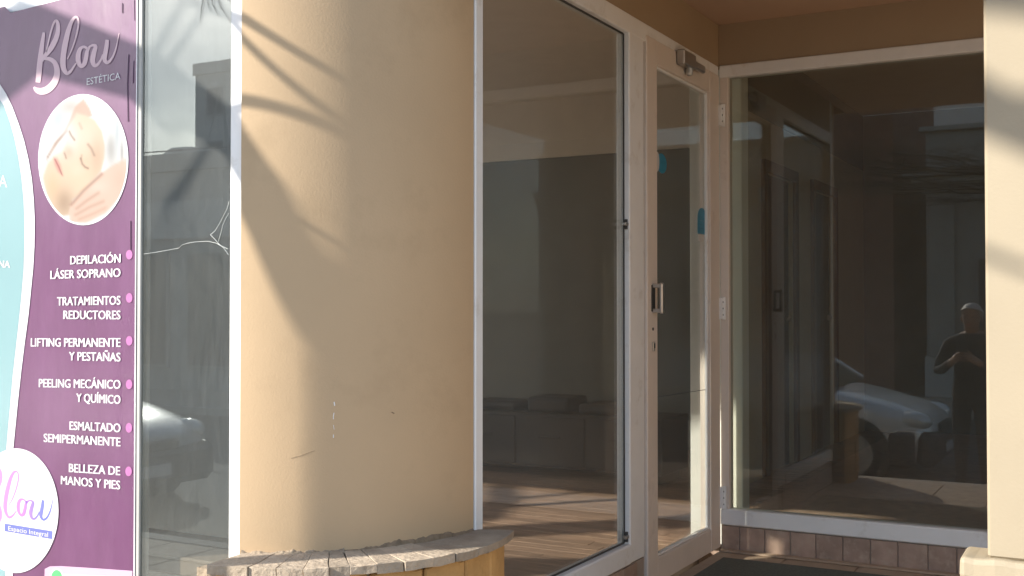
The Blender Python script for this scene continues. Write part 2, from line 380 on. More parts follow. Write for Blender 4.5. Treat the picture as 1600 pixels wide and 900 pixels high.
# ---- glass door
d0, d1 = ys(1010), ys(1124)-.004
g0, g1 = ys(1026), ys(1109)
DX0, DX1 = XS-.045, XS+.004
gd = thing('glass_door', (XS, (d0+d1)/2, ZF), 'white framed glass door with steel pull handle in the recessed entrance', 'door')
box('stile', M['pinkwhite'], gd, DX0, d0, .575, DX1, g0, 2.648, bev=.003)
box('stile', M['pinkwhite'], gd, DX0, g1, .575, DX1, d1, 2.648, bev=.003)
box('rail', M['pinkwhite'], gd, DX0, g0, 2.555, DX1-.001, g1, 2.648, bev=.003)
box('rail', M['pinkwhite'], gd, DX0, g0, .575, DX1-.001, g1, .672, bev=.003)
for (ya, yb, za, zb) in ((g0, g0+.008, .672, 2.555), (g1-.010, g1, .672, 2.555), (g0+.008, g1-.010, .672, .682), (g0+.008, g1-.010, 2.545, 2.555)):
    box('glazing_bead', M['white'], gd, XS-.020, ya, za, XS-.008, yb, zb, bev=.002)
dp = box('pane', M['glass'], gd, XS-.026, g0, .672, XS-.020, g1, 2.555)
MB().tube([at_x(x, y, XS-.0192) for x, y in ((1028, 620), (1050, 617), (1075, 613), (1107, 608))], .0012, 5).build('crack', M['darkcrack'], gd)
# pull handle
ph = MB(); zc = 1.62+(482-466)/FPX*4.2; yc = (d0+g0)/2+.005
ph.box(DX1+.028, yc-.012, zc-.058, DX1+.042, yc+.012, zc+.058, .004)
for s_ in (-1, 1): ph.box(DX1, yc-.010, zc+s_*.047-.008, DX1+.03, yc+.010, zc+s_*.047+.008, .002)
hd = ph.build('handle', M['steel'], gd)
box('backplate', M['dark_rubber'], hd, DX1, yc-.018, zc-.05, DX1+.003, yc+.016, zc+.05, bev=.001)
zl = 1.62-(540-482)/FPX*4.2
lk = box('lock', M['steel'], gd, DX1, yc-.012, zl-.022, DX1+.006, yc+.008, zl+.014, bev=.002)
box('keyhole', M['darkcrack'], lk, DX1+.0062, yc-.005, zl-.010, DX1+.008, yc+.003, zl+.008)
MB().lathe((DX1, yc-.004, zl+.062), (1, 0, 0), [(0, .006), (.003, .006)], 12).build('screw', M['dark_rubber'], gd)
for py in (180, 482, 776):
    z = 1.62+(482-py)/FPX*4.92
    hg = box('hinge', M['white'], gd, XS+.003, d1-.012, z-.047, XS+.020, d1+.0145, z+.047, bev=.002)
    MB().lathe((XS+.021, d1+.004, z-.05), (0, 0, 1), [(0, .008), (.1, .008)], 10).build('knuckle', M['white'], hg)
    for q in (-.028, 0, .028): MB().lathe((XS+.0195, d1-.007, z+q), (1, 0, 0), [(0, .0035), (.002, .0035)], 8).build('screw', M['dark_rubber'], hg)
c0 = ys(1056); c1 = ys(1075); zt = 2.625
cl = box('closer', M['steel'], gd, DX1, c0, zt-.03, DX1+.035, c1, zt+.03, bev=.005)
MB().box(DX1+.01, c1, zt-.02, DX1+.03, c1+.13, zt+.012, .005).build('closer_arm', M['steel'], cl)
MB().lathe((DX1+.02, (c0+c1)/2+.03, zt-.058), (0, 0, 1), [(0, .010), (.006, .014), (.028, .014)], 14).build('spindle', M['alu'], cl)

# stickers on the door glass
M['sticker_blue'] = mat('sticker_blue', (.03, .22, .34), .35, var=.15, vscale=40)
M['sticker_white'] = mat('sticker_white', (.55, .53, .5), .4, var=.1, vscale=30)
M['sticker_dark'] = mat('sticker_dark', (.04, .08, .12), .4)
def xdisc(name, m, parent, px0, px1, py0, py1, X, th=.0008, n=28, **t):
    pa, pb = at_x(px0, (py0+py1)/2, X), at_x(px1, (py0+py1)/2, X); zc_ = at_x((px0+px1)/2, py0, X).z; zd = at_x((px0+px1)/2, py1, X).z
    yc_, ry = (pa.y+pb.y)/2, abs(pb.y-pa.y)/2; zz, rz = (zc_+zd)/2, (zc_-zd)/2
    return MB().slab([Vector((X, yc_+ry*math.cos(2*PI*k/n), zz+rz*math.sin(2*PI*k/n))) for k in range(n)], (th, 0, 0)).build(name, m, parent, **t)
s1 = thing('sticker', at_x(1034, 255, XS-.0195), 'round blue sticker with a white edge high on the door glass near the handle stile', 'sticker')
xdisc('disc', M['sticker_blue'], s1, 1026, 1041.5, 240, 271, XS-.0195)
xdisc('white_disc', M['sticker_white'], s1, 1024, 1030, 237, 268, XS-.0185)
s2 = thing('sticker', at_x(1097, 352, XS-.0195), 'arched blue sticker on the door glass near the hinges', 'sticker')
xdisc('arch', M['sticker_blue'], s2, 1090, 1103.5, 325, 356, XS-.0195)
pA, pB = at_x(1090, 341, XS-.019), at_x(1103.5, 367, XS-.019)
box('panel', M['sticker_blue'], s2, XS-.0193, pA.y, pB.z, XS-.0182, pB.y, pA.z)
pA, pB = at_x(1091, 366, XS-.019), at_x(1100, 378, XS-.019)
box('tab', M['sticker_white'], s2, XS-.0190, pA.y, pB.z, XS-.0178, pB.y, pA.z-.0005)
for q in range(4):
    pa, pb = at_x(1092, 338+q*6, XS-.018), at_x(1101, 340+q*6, XS-.018)
    box('print_line', M['sticker_white'] if q == 1 else M['sticker_dark'], s2, XS-.0180, pa.y, pb.z, XS-.0176, pb.y, pa.z)

# ---- back window
bw = thing('back_window', (-.85, YB, .675), 'wide dark display window at the back of the entrance reflecting street and car', 'window')
XR = 2.6  # right end pushed out of view so sunlit surfaces brighten the recess
box('jamb', M['pinkwhite'], bw, XS+.002, YB, .675, XS+.040, YB+.06, 2.64, bev=.003)
box('header', M['white'], bw, XS+.002, YB-.006, 2.64, XR, YB+.06, 2.694, bev=.004)
box('sill', M['white'], bw, XS+.002, YB-.012, .672, XR, YB+.06, .742, bev=.005)
box('pane', M['glass_back'], bw, XS+.040, YB+.024, .742, XR, YB+.030, 2.64)
box('jamb', M['white'], bw, XR, YB, .672, XR+.05, YB+.06, 2.694, bev=.003)

# ---- low tiled walls
def tile_wall(name, label, x0, y0, x1, y1, z0, z1, axis, joints_):
    t = thing(name, ((x0+x1)/2, (y0+y1)/2, z0), label, 'wall')
    box('core', M['grout'], t, x0, y0, z0, x1, y1, z1-.002)
    for k in range(len(joints_)-1):
        a, b = joints_[k]+.002, joints_[k+1]-.002
        if axis == 'x': box('tile', M['tile'], t, a, y0-.007-random.uniform(0, .001), z0+.004, b, y0-.0005, z1-.005, bev=.0015)
        else: box('tile', M['tile'], t, x1+.0005, a, z0+.004, x1+.007, b, z1-.005, bev=.0015)
    return t
tj = [XS+.008] + [at_y(x, 850, YB).x for x in (1156, 1195, 1235, 1275, 1317, 1360, 1403, 1450, 1495)]
while tj[-1] < XR: tj.append(tj[-1]+.122)
tile_wall('low_wall', 'low brown tiled wall under the dark back window', XS+.002, YB+.004, XR, YB+.16, ZF, .672, 'x', tj)
tile_wall('low_wall', 'low brown tiled wall under the side window next to the door', XS-.16, Y0, XS-.006, Y3-.003, ZF, .70, 'y', [Y0+.05+.123*k for k in range(10)])
box('skirting', M['floor_tile'], None, XS+.008, YB-.050, ZF+.0005, XR, YB-.008, ZF+.010, bev=.003, label='thin beige tile strip at foot of the low wall under the back window', category='skirting')

# ---- wall above, soffit, facade
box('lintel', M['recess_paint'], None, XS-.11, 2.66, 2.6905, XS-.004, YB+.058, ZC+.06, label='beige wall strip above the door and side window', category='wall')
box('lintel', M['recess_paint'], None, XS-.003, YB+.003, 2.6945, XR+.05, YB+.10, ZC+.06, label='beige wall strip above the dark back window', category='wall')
box('soffit', M['soffit'], None, XS-.003, 2.262, ZC, .60, YB+.002, ZC+.12, kind='structure')  # stops short out of view to let sky light into the recess
box('facade_wall', M['plaster'], None, -9.5, FY+.005, 3.272, .60, FY+.30, 4.7, label='beige facade wall above the shop windows', category='wall')
box('facade_beam', M['plaster'], None, -1.66, FY+.09, ZC+.001, .60, FY+.118, 3.271, label='beige beam over the recessed entrance', category='beam')
box('facade_wall', M['plaster'], None, -9.5, FY+.005, 0, -7.61, FY+.3, 3.271, label='beige facade wall left of the shop windows', category='wall')
box('facade_wall', M['plaster'], None, -7.6, FY+.004, 0, -1.96, FY+.12, .419, label='beige wall under the street front window', category='wall')

box('upper_wall', M['plaster'], None, .603, YB+.004, ZC+.062, XR+.05, YB+.20, 4.7, label='beige upper wall above the back window beyond the roofed entrance', category='wall')
box('upper_wall', M['plaster'], None, .50, FY+.301, ZC+.122, .60, YB+.20, 4.7, label='beige upper side wall over the end of the entrance roof', category='wall')
# ---- right pillar
PX = at_z(1543, 869, 1.07).x; PY = at_z(1543, 869, 1.07).y
pl_ = thing('pillar', (PX+.3, PY+.2, 0), 'flat beige pillar on a pale stone plinth at right edge of the entrance', 'pillar')
MB().box(PX, PY, 1.066, PX+.42, PY+.36, 2.874, .006).build('shaft', M['plaster_light'], pl_)
b_ = MB().box(PX-.058, PY-.022, 1.016, PX+.48, PY+.125, 1.066, .012, 3)
bmesh.ops.subdivide_edges(b_.bm, edges=[e for e in b_.bm.edges if e.calc_length() > .2], cuts=24, use_grid_fill=True)
for v in b_.bm.verts: v.co += Vector(mnoise.noise_vector(v.co*22))*.004
b_.build('plinth_slab', M['plaster_light'], pl_)
for c in range(5):
    for k in range(2):
        x0 = PX-.035+k*.235
        MB().box(x0+.002, PY-.004, 1.012-(c+1)*.2, x0+.233, PY+.4, 1.012-c*.2-.004, .004).build('facing_block', M['tile'], pl_)
box('side_wall', M['plaster'], None, XR+.051, 2.26, 0, XR+.2, YB+.3, 3.0, label='beige side wall closing the entrance on the right beyond the pillar', category='wall')

# ---- door mat
mb = MB().box(-1.50, 3.2, ZF+.0005, -.35, 4.575, ZF+.012, .004)
tag(mb.build('door_mat', M['mat'], None), 'dark grey green door mat lying in front of the glass door', 'door mat')

# ------------------------------------------------------------------ interior
ifl = box('shop_floor', M['grout'], None, -8, FY+.3, .3, -1.735, 10, ZF-.004, kind='structure')
ifl2 = box('shop_floor', M['tile'], None, -1.73, YB+.165, .3, 3, 10, ZF+.01, kind='structure')
k = 0; y = 2.55; plank_n = 0
while y < 7.95:
    x = -5.4+random.uniform(-.8, 0)
    while x < -1.74:
        L_ = random.uniform(.9, 1.7); x1 = min(x+L_, -1.74); x0 = max(x, -5.2)
        if x1-x0 > .1 and plank_n < 290:
            box('plank', M['wood'], ifl, x0+.001, y+.001, ZF-.02, x1-.001, y+.082, ZF+random.uniform(0, .0015), bev=.0012); plank_n += 1
        x = x1 if x1 < -1.74 else 0
    y += .084
box('shop_ceiling', M['inner_ceiling'], None, -8, FY+.31, 3.3, 3, 10, 3.4, kind='structure')
t = thing('interior_wall', (-5, 8, ZF), 'two tone back wall inside the shop, dark below and light above', 'wall')
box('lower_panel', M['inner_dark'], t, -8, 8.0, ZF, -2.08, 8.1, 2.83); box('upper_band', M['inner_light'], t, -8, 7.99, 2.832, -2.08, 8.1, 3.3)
t = thing('fill_light_window', (-8.05, 5, ZF), 'large unseen side window added at the far left end to brighten the shop', 'window')  # unseen opening added to bring more daylight into the shop
for ya, yb, za, zb in ((FY+.31, 2.9, ZF, 3.3), (7.3, 10, ZF, 3.3), (2.9, 7.3, ZF, .95)): box('wall_panel', M['inner_wall'], t, -8.1, ya, za, -8.0, yb, zb)
for y_ in (2.9, 5.05, 7.24): box('mullion', M['white'], t, -8.08, y_, .951, -8.02, y_+.06, 3.299)
for ya, yb in ((2.961, 5.049), (5.111, 7.239)): box('pane', M['glass'], t, -8.053, ya, .951, -8.047, yb, 3.299)
t = thing('partition_wall', (-2.03, 7.5, ZF), 'cream partition wall with two dark doors seen through the back window', 'wall')
for (ya, yb) in ((6.0, 6.95), (7.64, 8.2), (8.84, 10)): box('wall_panel', M['inner_wall'], t, -2.08, ya, ZF, -2.0, yb, 2.82)
for (ya, yb) in ((6.95, 7.64), (8.2, 8.84)):
    box('wall_panel', M['inner_wall'], t, -2.08, ya, 2.49, -2.0, yb, 2.82)
    for yy in (ya-.07, yb): box('door_trim', M['wood_frame'], t, -1.9995, yy, ZF+.012, -1.975, yy+.07, 2.56)
    box('door_trim', M['wood_frame'], t, -1.9995, ya+.001, 2.488, -1.975, yb-.001, 2.56)
    dd = box('door', M['dark_door'], t, -2.06, ya+.003, ZF, -2.03, yb-.003, 2.487)
    MB().ball((-2.015, yb-.08, 1.55), .022).build('knob', M['steel'], dd)
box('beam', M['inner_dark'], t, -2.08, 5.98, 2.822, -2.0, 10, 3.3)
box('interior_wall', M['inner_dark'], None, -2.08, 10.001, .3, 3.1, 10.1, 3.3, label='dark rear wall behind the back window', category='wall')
box('interior_wall', M['inner_wall'], None, 3.0, YB+.1, ZF, 3.1, 10, 3.3, label='right wall inside the room behind the back window', category='wall')
box('corner_post', M['inner_white'], None, -1.745, YB+.10, ZF, -1.50, YB+.20, 3.29, bev=.004, label='white square post inside the shop behind the door hinges', category='post')

M['sideboard'] = mat('dark_stained_wood', (.03, .028, .026), .7, var=.2, vscale=8)
t = thing('sideboard', (-3.1, 6.45, ZF), 'low dark sideboard with folded cloths on top inside behind the side window', 'sideboard')
box('carcass', M['sideboard'], t, -3.9, 6.25, ZF+.06, -2.42, 6.7, ZF+.40, bev=.004)
for k in range(3): dr = box('drawer', M['sideboard'], t, -3.88+k*.485, 6.235, ZF+.08, -3.41+k*.485, 6.2495, ZF+.38, bev=.004); box('pull', M['sideboard'], dr, -3.72+k*.485, 6.222, ZF+.25, -3.57+k*.485, 6.2345, ZF+.265, bev=.003)
for x in (-3.85, -2.52): box('foot', M['sideboard'], t, x, 6.3, ZF+.003, x+.06, 6.65, ZF+.06)
for x0, w, h in ((-3.8, .36, .06), (-3.36, .30, .10), (-3.0, .34, .07)):
    b_ = MB().box(x0, 6.3, ZF+.4005, x0+w, 6.6, ZF+.40+h, .025, 2)
    tag(b_.build('folded_cloth', M['sideboard'], None), 'dark folded cloth, %s of three on the low sideboard inside' % ('left' if x0 < -3.5 else 'middle' if x0 < -3.2 else 'right'), 'cloth', 'folded cloths on the sideboard')
M['veil'] = mat('grey_veil', (.80, .81, .80), .85, var=.03)  # pale grey for the added panel that imitates the veil on the glass
t = thing('veil_panel', (-2.3, 2.62, .6), 'plain grey blind hanging inside behind the cracked glass', 'veil')
box('fabric', M['veil'], t, -3.0, 2.60, .62, -1.72, 2.604, 3.2); box('bottom_bar', M['alu'], t, -3.0, 2.594, .595, -1.72, 2.61, .62, bev=.003)
# ------------------------------------------------------------------ banner
BY = FY-.007
M['purple'] = mat('banner_purple', (.128, .046, .112), .34, coat=.22, spec=.5, var=.07, vscale=5, stretch=(3, 3, 1), bump=.35, bscale=9, bdist=.003, dirt=(.17, .07, .155), dscale=2.2, dlo=.45, dhi=.8)
M['turq'] = mat('banner_turquoise', (.22, .35, .37), .22, var=.05, vscale=3)
M['bwhite'] = mat('banner_white', (.62, .61, .64), .22, var=.03)
M['ltext'] = mat('banner_lettering', (.66, .64, .66), .4, var=.02)
M['lpink'] = mat('banner_logo_pink', (.58, .40, .45), .4, var=.06)
M['bullet'] = mat('banner_bullet', (.40, .14, .33), .4, var=.08, vscale=120)
M['bubble'] = mat('banner_bubble', (.55, .36, .50), .35, var=.04)
M['green'] = mat('banner_green', (.10, .38, .16), .4)
M['barblue'] = mat('banner_bar_blue', (.13, .15, .40), .4, var=.06)
M['print'] = vcol_mat('banner_photo_print')
M['hair'] = mat('fold_line', (.10, .05, .09), .5)
bn = thing('banner', (-3.0, BY, .45), 'purple and turquoise beauty salon banner with white service list on street window', 'banner')
def lay(pts, m, name, k, th=.0002, **t):        # a print layer: loop of pixels on the banner plane, k-th layer
    Yk = BY-.0004*k
    return MB().slab([at_y(x, y, Yk) for x, y in pts], (0, -th, 0)).build(name, m, bn, **t)
P = lambda x, y: at_y(x, y, BY)
# the sheet, slightly wavy
bm = bmesh.new(); nx, nzz = 50, 60
XL, XRb = -3.62, None
gv = []
for j in range(nzz+1):
    py = 960 - (960+75)*j/nzz; row = []
    rx = P(215.5-.006*(py), py)
    for i in range(nx+1):
        f = i/nx; x = XL+(rx.x-XL)*f
        z = P(200, py).z
        ztop = P(0, 24).z+(x-P(0, 24).x)*((P(88, 1).z-P(0, 24).z)/(P(88, 1).x-P(0, 24).x))
        z = min(z, ztop if x > -2.86 else 2.503, 2.503)
        w = .0016*math.sin(x*38+z*2)*max(0, f-.75)*4
        row.append(bm.verts.new((x, BY+.001+min(w, 0.0002), z)))
    gv.append(row)
for j in range(nzz):
    for i in range(nx):
        try: bm.faces.new((gv[j][i], gv[j][i+1], gv[j+1][i+1], gv[j+1][i]))
        except ValueError: pass
bmesh.ops.dissolve_degenerate(bm, dist=1e-5, edges=bm.edges)
b_ = MB(); b_.bm.free(); b_.bm = bm
b_.build('sheet', M['purple'], bn, smooth=True)
outer = [(-3, 127), (10, 147), (20, 168), (30, 195), (38, 220), (45, 250), (50, 280), (53, 312), (54.5, 345), (54, 385), (52, 420), (48, 460), (45, 490), (39, 535), (34, 575), (29, 620), (25, 660), (21, 700), (18, 760), (20, 900), (22, 950)]
inner = [(-3, 152), (6, 165), (15, 190), (22, 215), (28, 243), (33, 275), (36.5, 310), (38, 345), (38, 385), (36.5, 425), (33, 465), (29, 505), (25, 540), (20, 585), (16, 630), (12, 675), (9, 710), (6, 760), (8, 900), (10, 950)]
lp = P(-3, 500).x
def edge3(pts, Yk): return [at_y(x, y, Yk) for x, y in pts]
def leftpad(pts, Yk):
    e = edge3(pts, Yk); x = -3.61
    return [Vector((x, Yk, e[0].z))] + e + [Vector((x, Yk, e[-1].z))]
MB().slab(leftpad(outer, BY-.0004), (0, -.0002, 0)).build('white_curve', M['bwhite'], bn)
MB().slab(leftpad(inner, BY-.0008), (0, -.0002, 0)).build('turquoise_field', M['turq'], bn)
def ell(cx, cy, rx, ry, n=56): return [(cx+rx*math.cos(2*PI*i/n), cy+ry*math.sin(2*PI*i/n)) for i in range(n)]
lay([(213.5, -20), (215.2, -20), (210.2, 940), (208.3, 940)], M['bwhite'], 'white_edge', 1)
lay(ell(130.2, 249.5, 70.5, 102.5), M['bwhite'], 'photo_border', 1)
lay(ell(25, 798, 66.5, 97.5), M['bwhite'], 'logo_disc', 3)
lay([(70, 889), (78, 885), (95, 884.5), (150, 888), (207, 892), (206, 960), (68, 960)], M['bubble'], 'contact_bubble', 1)
lay(ell(88.5, 903, 10.5, 15), M['bwhite'], 'icon_ring', 2); lay(ell(88.5, 903, 8.5, 12.5), M['green'], 'icon', 3)
lay([(98, 897), (207, 902), (206, 960), (97, 960)], M['bwhite'], 'contact_box', 2)
for (x, y) in ((202, 398), (202, 465.5), (202, 532.5), (201.8, 600.5), (201.5, 668.5), (201, 736.5)):
    lay(ell(x, y, 5.1, 7.5, 24), M['bullet'], 'bullet', 1)
for pl in ([(191, 5), (191, 20)], [(210, 0), (210.5, 32)], [(201, 85), (199, 130), (200, 190)], [(209, 95), (208, 130)], [(204, 345), (204, 390)]):
    MB().tube([at_y(x, y, BY-.0008) for x, y in pl], .0011, 5).build('crease', M['hair'], bn)

def text_mesh(s, bold=.018):
    cu = bpy.data.curves.new('lettering', 'FONT'); cu.body = s; cu.size = 1; cu.offset = bold; cu.resolution_u = 3
    o = bpy.data.objects.new('lettering', cu); COL.objects.link(o)
    dg = bpy.context.evaluated_depsgraph_get(); me = bpy.data.meshes.new_from_object(o.evaluated_get(dg))
    bpy.data.objects.remove(o); bpy.data.curves.remove(cu)
    return me
_capm = text_mesh('H'); CAPH = max(v.co.y for v in _capm.vertices)
def line(s, x0, y0, x1, y1, h, m, k=1, bold=.018, name='lettering'):
    me = text_mesh(s, 0.0); Yk = BY-.0004*k-.0003
    a, b = min(v.co.x for v in me.vertices), max(v.co.x for v in me.vertices)
    p0, p1 = at_y(x0, y0, Yk), at_y(x1, y1, Yk); up = (at_y((x0+x1)/2, (y0+y1)/2-h, Yk)-at_y((x0+x1)/2, (y0+y1)/2, Yk))
    up.x = 0
    for v in me.vertices:
        u, w = (v.co.x-a)/(b-a), v.co.y/CAPH
        v.co = p0+(p1-p0)*u+up*w
    if bold > .012:                             # heavy weight: the same letters printed again a hair to the right
        bm = bmesh.new(); bm.from_mesh(me); g = bmesh.ops.duplicate(bm, geom=bm.verts[:]+bm.edges[:]+bm.faces[:])
        for v in g['geom']:
            if isinstance(v, bmesh.types.BMVert): v.co += Vector((.0026, -.0005, .0003))
        bm.to_mesh(me); bm.free()
    return link(name, me, m, bn)
for a in (('ESTÉTICA', 135.5, 133, 188, 123.5, 10.8, .008), ('DEPILACIÓN', 109.5, 413.2, 187.5, 410.2, 13.4, .02), ('LÁSER SOPRANO', 78.5, 436, 187.5, 432.6, 13.4, .02), ('TRATAMIENTOS', 89, 477.5, 187.5, 476, 13.6, .02),
          ('REDUCTORES', 98.8, 498.5, 187.5, 499, 13.6, .02), ('LIFTING PERMANENTE', 48, 541.5, 187.5, 542, 13.6, .02), ('Y PESTAÑAS', 107.5, 563, 187.5, 564.8, 13.6, .02),
          ('PEELING MECÁNICO', 60.5, 605, 187.5, 607.5, 13.6, .02), ('Y QUÍMICO', 119, 628, 187.5, 631.2, 13.6, .02), ('ESMALTADO', 108.5, 671.5, 187.5, 675.5, 13.6, .02), ('SEMIPERMANENTE', 68, 690.5, 187.5, 697.5, 13.6, .02),
          ('BELLEZA DE', 107.5, 737.5, 187, 742.6, 13.6, .02), ('MANOS Y PIES', 95, 756.5, 187, 764.8, 13.6, .02)):
    line(a[0], a[1], a[2], a[3], a[4], a[5], M['ltext'], bold=a[6])
line('A', -2, 293, 11, 292.5, 19, M['ltext'], 3, bold=.0)
line('NA', -2, 418, 15, 418.5, 11, M['ltext'], 3)
# brush script word, drawn as strokes (x, y, width)
STR = [
 [(386, 285, 22), (376, 350, 32), (362, 450, 42), (350, 560, 48), (342, 650, 48), (333, 725, 42)],
 [(408, 455, 12), (425, 370, 14), (450, 270, 16), (472, 205, 18), (492, 182, 22), (508, 205, 30), (511, 262, 38), (495, 330, 44), (463, 400, 46), (425, 455, 42), (385, 505, 30), (372, 540, 18)],
 [(390, 515, 26), (440, 520, 34), (480, 550, 40), (500, 605, 48), (498, 670, 54), (470, 735, 60), (420, 785, 64), (365, 803, 60), (322, 790, 44), (297, 765, 14)],
 [(592, 520, 8), (630, 440, 12), (662, 345, 14), (684, 255, 16), (690, 185, 16), (672, 150, 20), (640, 172, 28), (610, 240, 38), (583, 340, 46), (562, 450, 48), (553, 550, 48), (563, 610, 42), (590, 645, 32), (622, 625, 24), (650, 585, 16), (668, 555, 12)],
 [(775, 432, 22), (740, 412, 22), (706, 430, 32), (688, 485, 42), (690, 545, 42), (714, 582, 32), (742, 560, 38), (758, 500, 38), (768, 445, 30), (790, 415, 18)],
 [(775, 420, 16), (815, 398, 22), (840, 410, 34), (826, 465, 42), (815, 530, 44), (828, 572, 36), (855, 570, 26), (885, 530, 18), (905, 480, 16)],
 [(942, 350, 30), (936, 410, 38), (924, 480, 40), (920, 525, 38), (945, 550, 28), (985, 510, 20), (1020, 420, 14), (1047, 290, 4)],
]
def smooth_pl(pl, sub=6):
    out = []
    for i in range(len(pl)-1):
        p0, p1, p2, p3 = pl[max(i-1, 0)], pl[i], pl[i+1], pl[min(i+2, len(pl)-1)]
        for s_ in range(sub):
            t_ = s_/sub
            out.append(tuple(.5*((2*p1[c])+(-p0[c]+p2[c])*t_+(2*p0[c]-5*p1[c]+4*p2[c]-p3[c])*t_*t_+(-p0[c]+3*p1[c]-3*p2[c]+p3[c])*t_**3) for c in range(3)))
    out.append(pl[-1]); return out
def script_word(fmap, m, k, name, wf=1.0, cfun=None, strokes=STR):
    bm = bmesh.new(); cl_ = bm.loops.layers.float_color.new('print') if cfun else None
    for si, st in enumerate(strokes):
        pl = smooth_pl(st); Yk = BY-.0004*k-.00003*si; L_, Rr = [], []
        for i, (x, y, w) in enumerate(pl):
            a, b = pl[max(i-1, 0)], pl[min(i+1, len(pl)-1)]
            dx, dy = b[0]-a[0], b[1]-a[1]; d = math.hypot(dx, dy) or 1; nx_, ny_ = -dy/d*w/2*wf, dx/d*w/2*wf
            L_.append((x+nx_, y+ny_)); Rr.append((x-nx_, y-ny_))
        for i in range(len(pl)-1):
            quad = [L_[i], L_[i+1], Rr[i+1], Rr[i]]
            f = bm.faces.new([bm.verts.new(at_y(*fmap(*q), Yk)) for q in quad])
            if cl_:
                for lo_, q in zip(f.loops, quad): lo_[cl_] = (*cfun(q[0]), 1)
    bmesh.ops.remove_doubles(bm, verts=bm.verts, dist=1e-6)
    me = bpy.data.meshes.new(name); bm.to_mesh(me); bm.free()
    # face the street
    if me.polygons and sum(p.normal.y for p in me.polygons) > 0: me.flip_normals()
    return link(name, me, m, bn)
script_word(lambda x, y: (x/5.626, y/5.626), M['lpink'], 1, 'logo_lettering')
def lerp(a, b, t_): return tuple(a[i]+(b[i]-a[i])*t_ for i in range(3))
script_word(lambda x, y: ((.653*x-327)/4.287, 690+(.6555*y+.222*x-47)/4.287), M['print'], 4, 'logo_lettering', .82,
            lambda x: lerp((.72, .22, .58), (.14, .16, .55), min(1, max(0, (x-480)/450))))
lay([(7.5, 818), (82, 830), (81.5, 842.5), (7.5, 830)], M['barblue'], 'logo_bar', 4)
line('Espacio Integral', 13, 828.7, 75, 839.0, 7.2, M['ltext'], 5, bold=.012)

# the printed photograph: woman with closed eyes during a facial
def poly_in(px, py, poly):
    c = False; n = len(poly); j = n-1
    for i in range(n):
        xi, yi = poly[i]; xj, yj = poly[j]
        if (yi > py) != (yj > py) and px < (xj-xi)*(py-yi)/(yj-yi)+xi: c = not c
        j = i
    return c
def seg_d(px, py, pl):
    best = 1e9
    for i in range(len(pl)-1):
        ax, ay = pl[i]; bx, by = pl[i+1]; dx, dy = bx-ax, by-ay
        t_ = max(0, min(1, ((px-ax)*dx+(py-ay)*dy)/(dx*dx+dy*dy))); best = min(best, math.hypot(px-ax-t_*dx, py-ay-t_*dy))
    return best
def cov(px, py, poly, soft):
    d = seg_d(px, py, poly+[poly[0]]); s_ = d if poly_in(px, py, poly) else -d
    t_ = max(0, min(1, .5+s_/(2*soft))); return t_*t_*(3-2*t_)
FACE = [(285, 150), (345, 165), (405, 195), (450, 265), (468, 350), (462, 440), (440, 525), (345, 635), (262, 705), (240, 800), (190, 810), (140, 760), (95, 670), (68, 560), (100, 470), (140, 420), (190, 395), (215, 350), (225, 300), (250, 215)]
HAND1 = [(95, 440), (140, 345), (200, 275), (235, 205), (275, 110), (330, 60), (370, 120), (388, 165), (350, 185), (305, 165), (270, 195), (215, 275), (160, 350), (120, 410)]
TOWEL = [(330, 40), (480, 80), (560, 180), (610, 330), (605, 460), (560, 470), (480, 430), (466, 350), (450, 265), (405, 195), (388, 165), (372, 110)]
HAND2 = [(245, 730), (330, 645), (440, 535), (520, 480), (600, 440), (620, 560), (560, 690), (470, 790), (350, 850), (240, 850)]
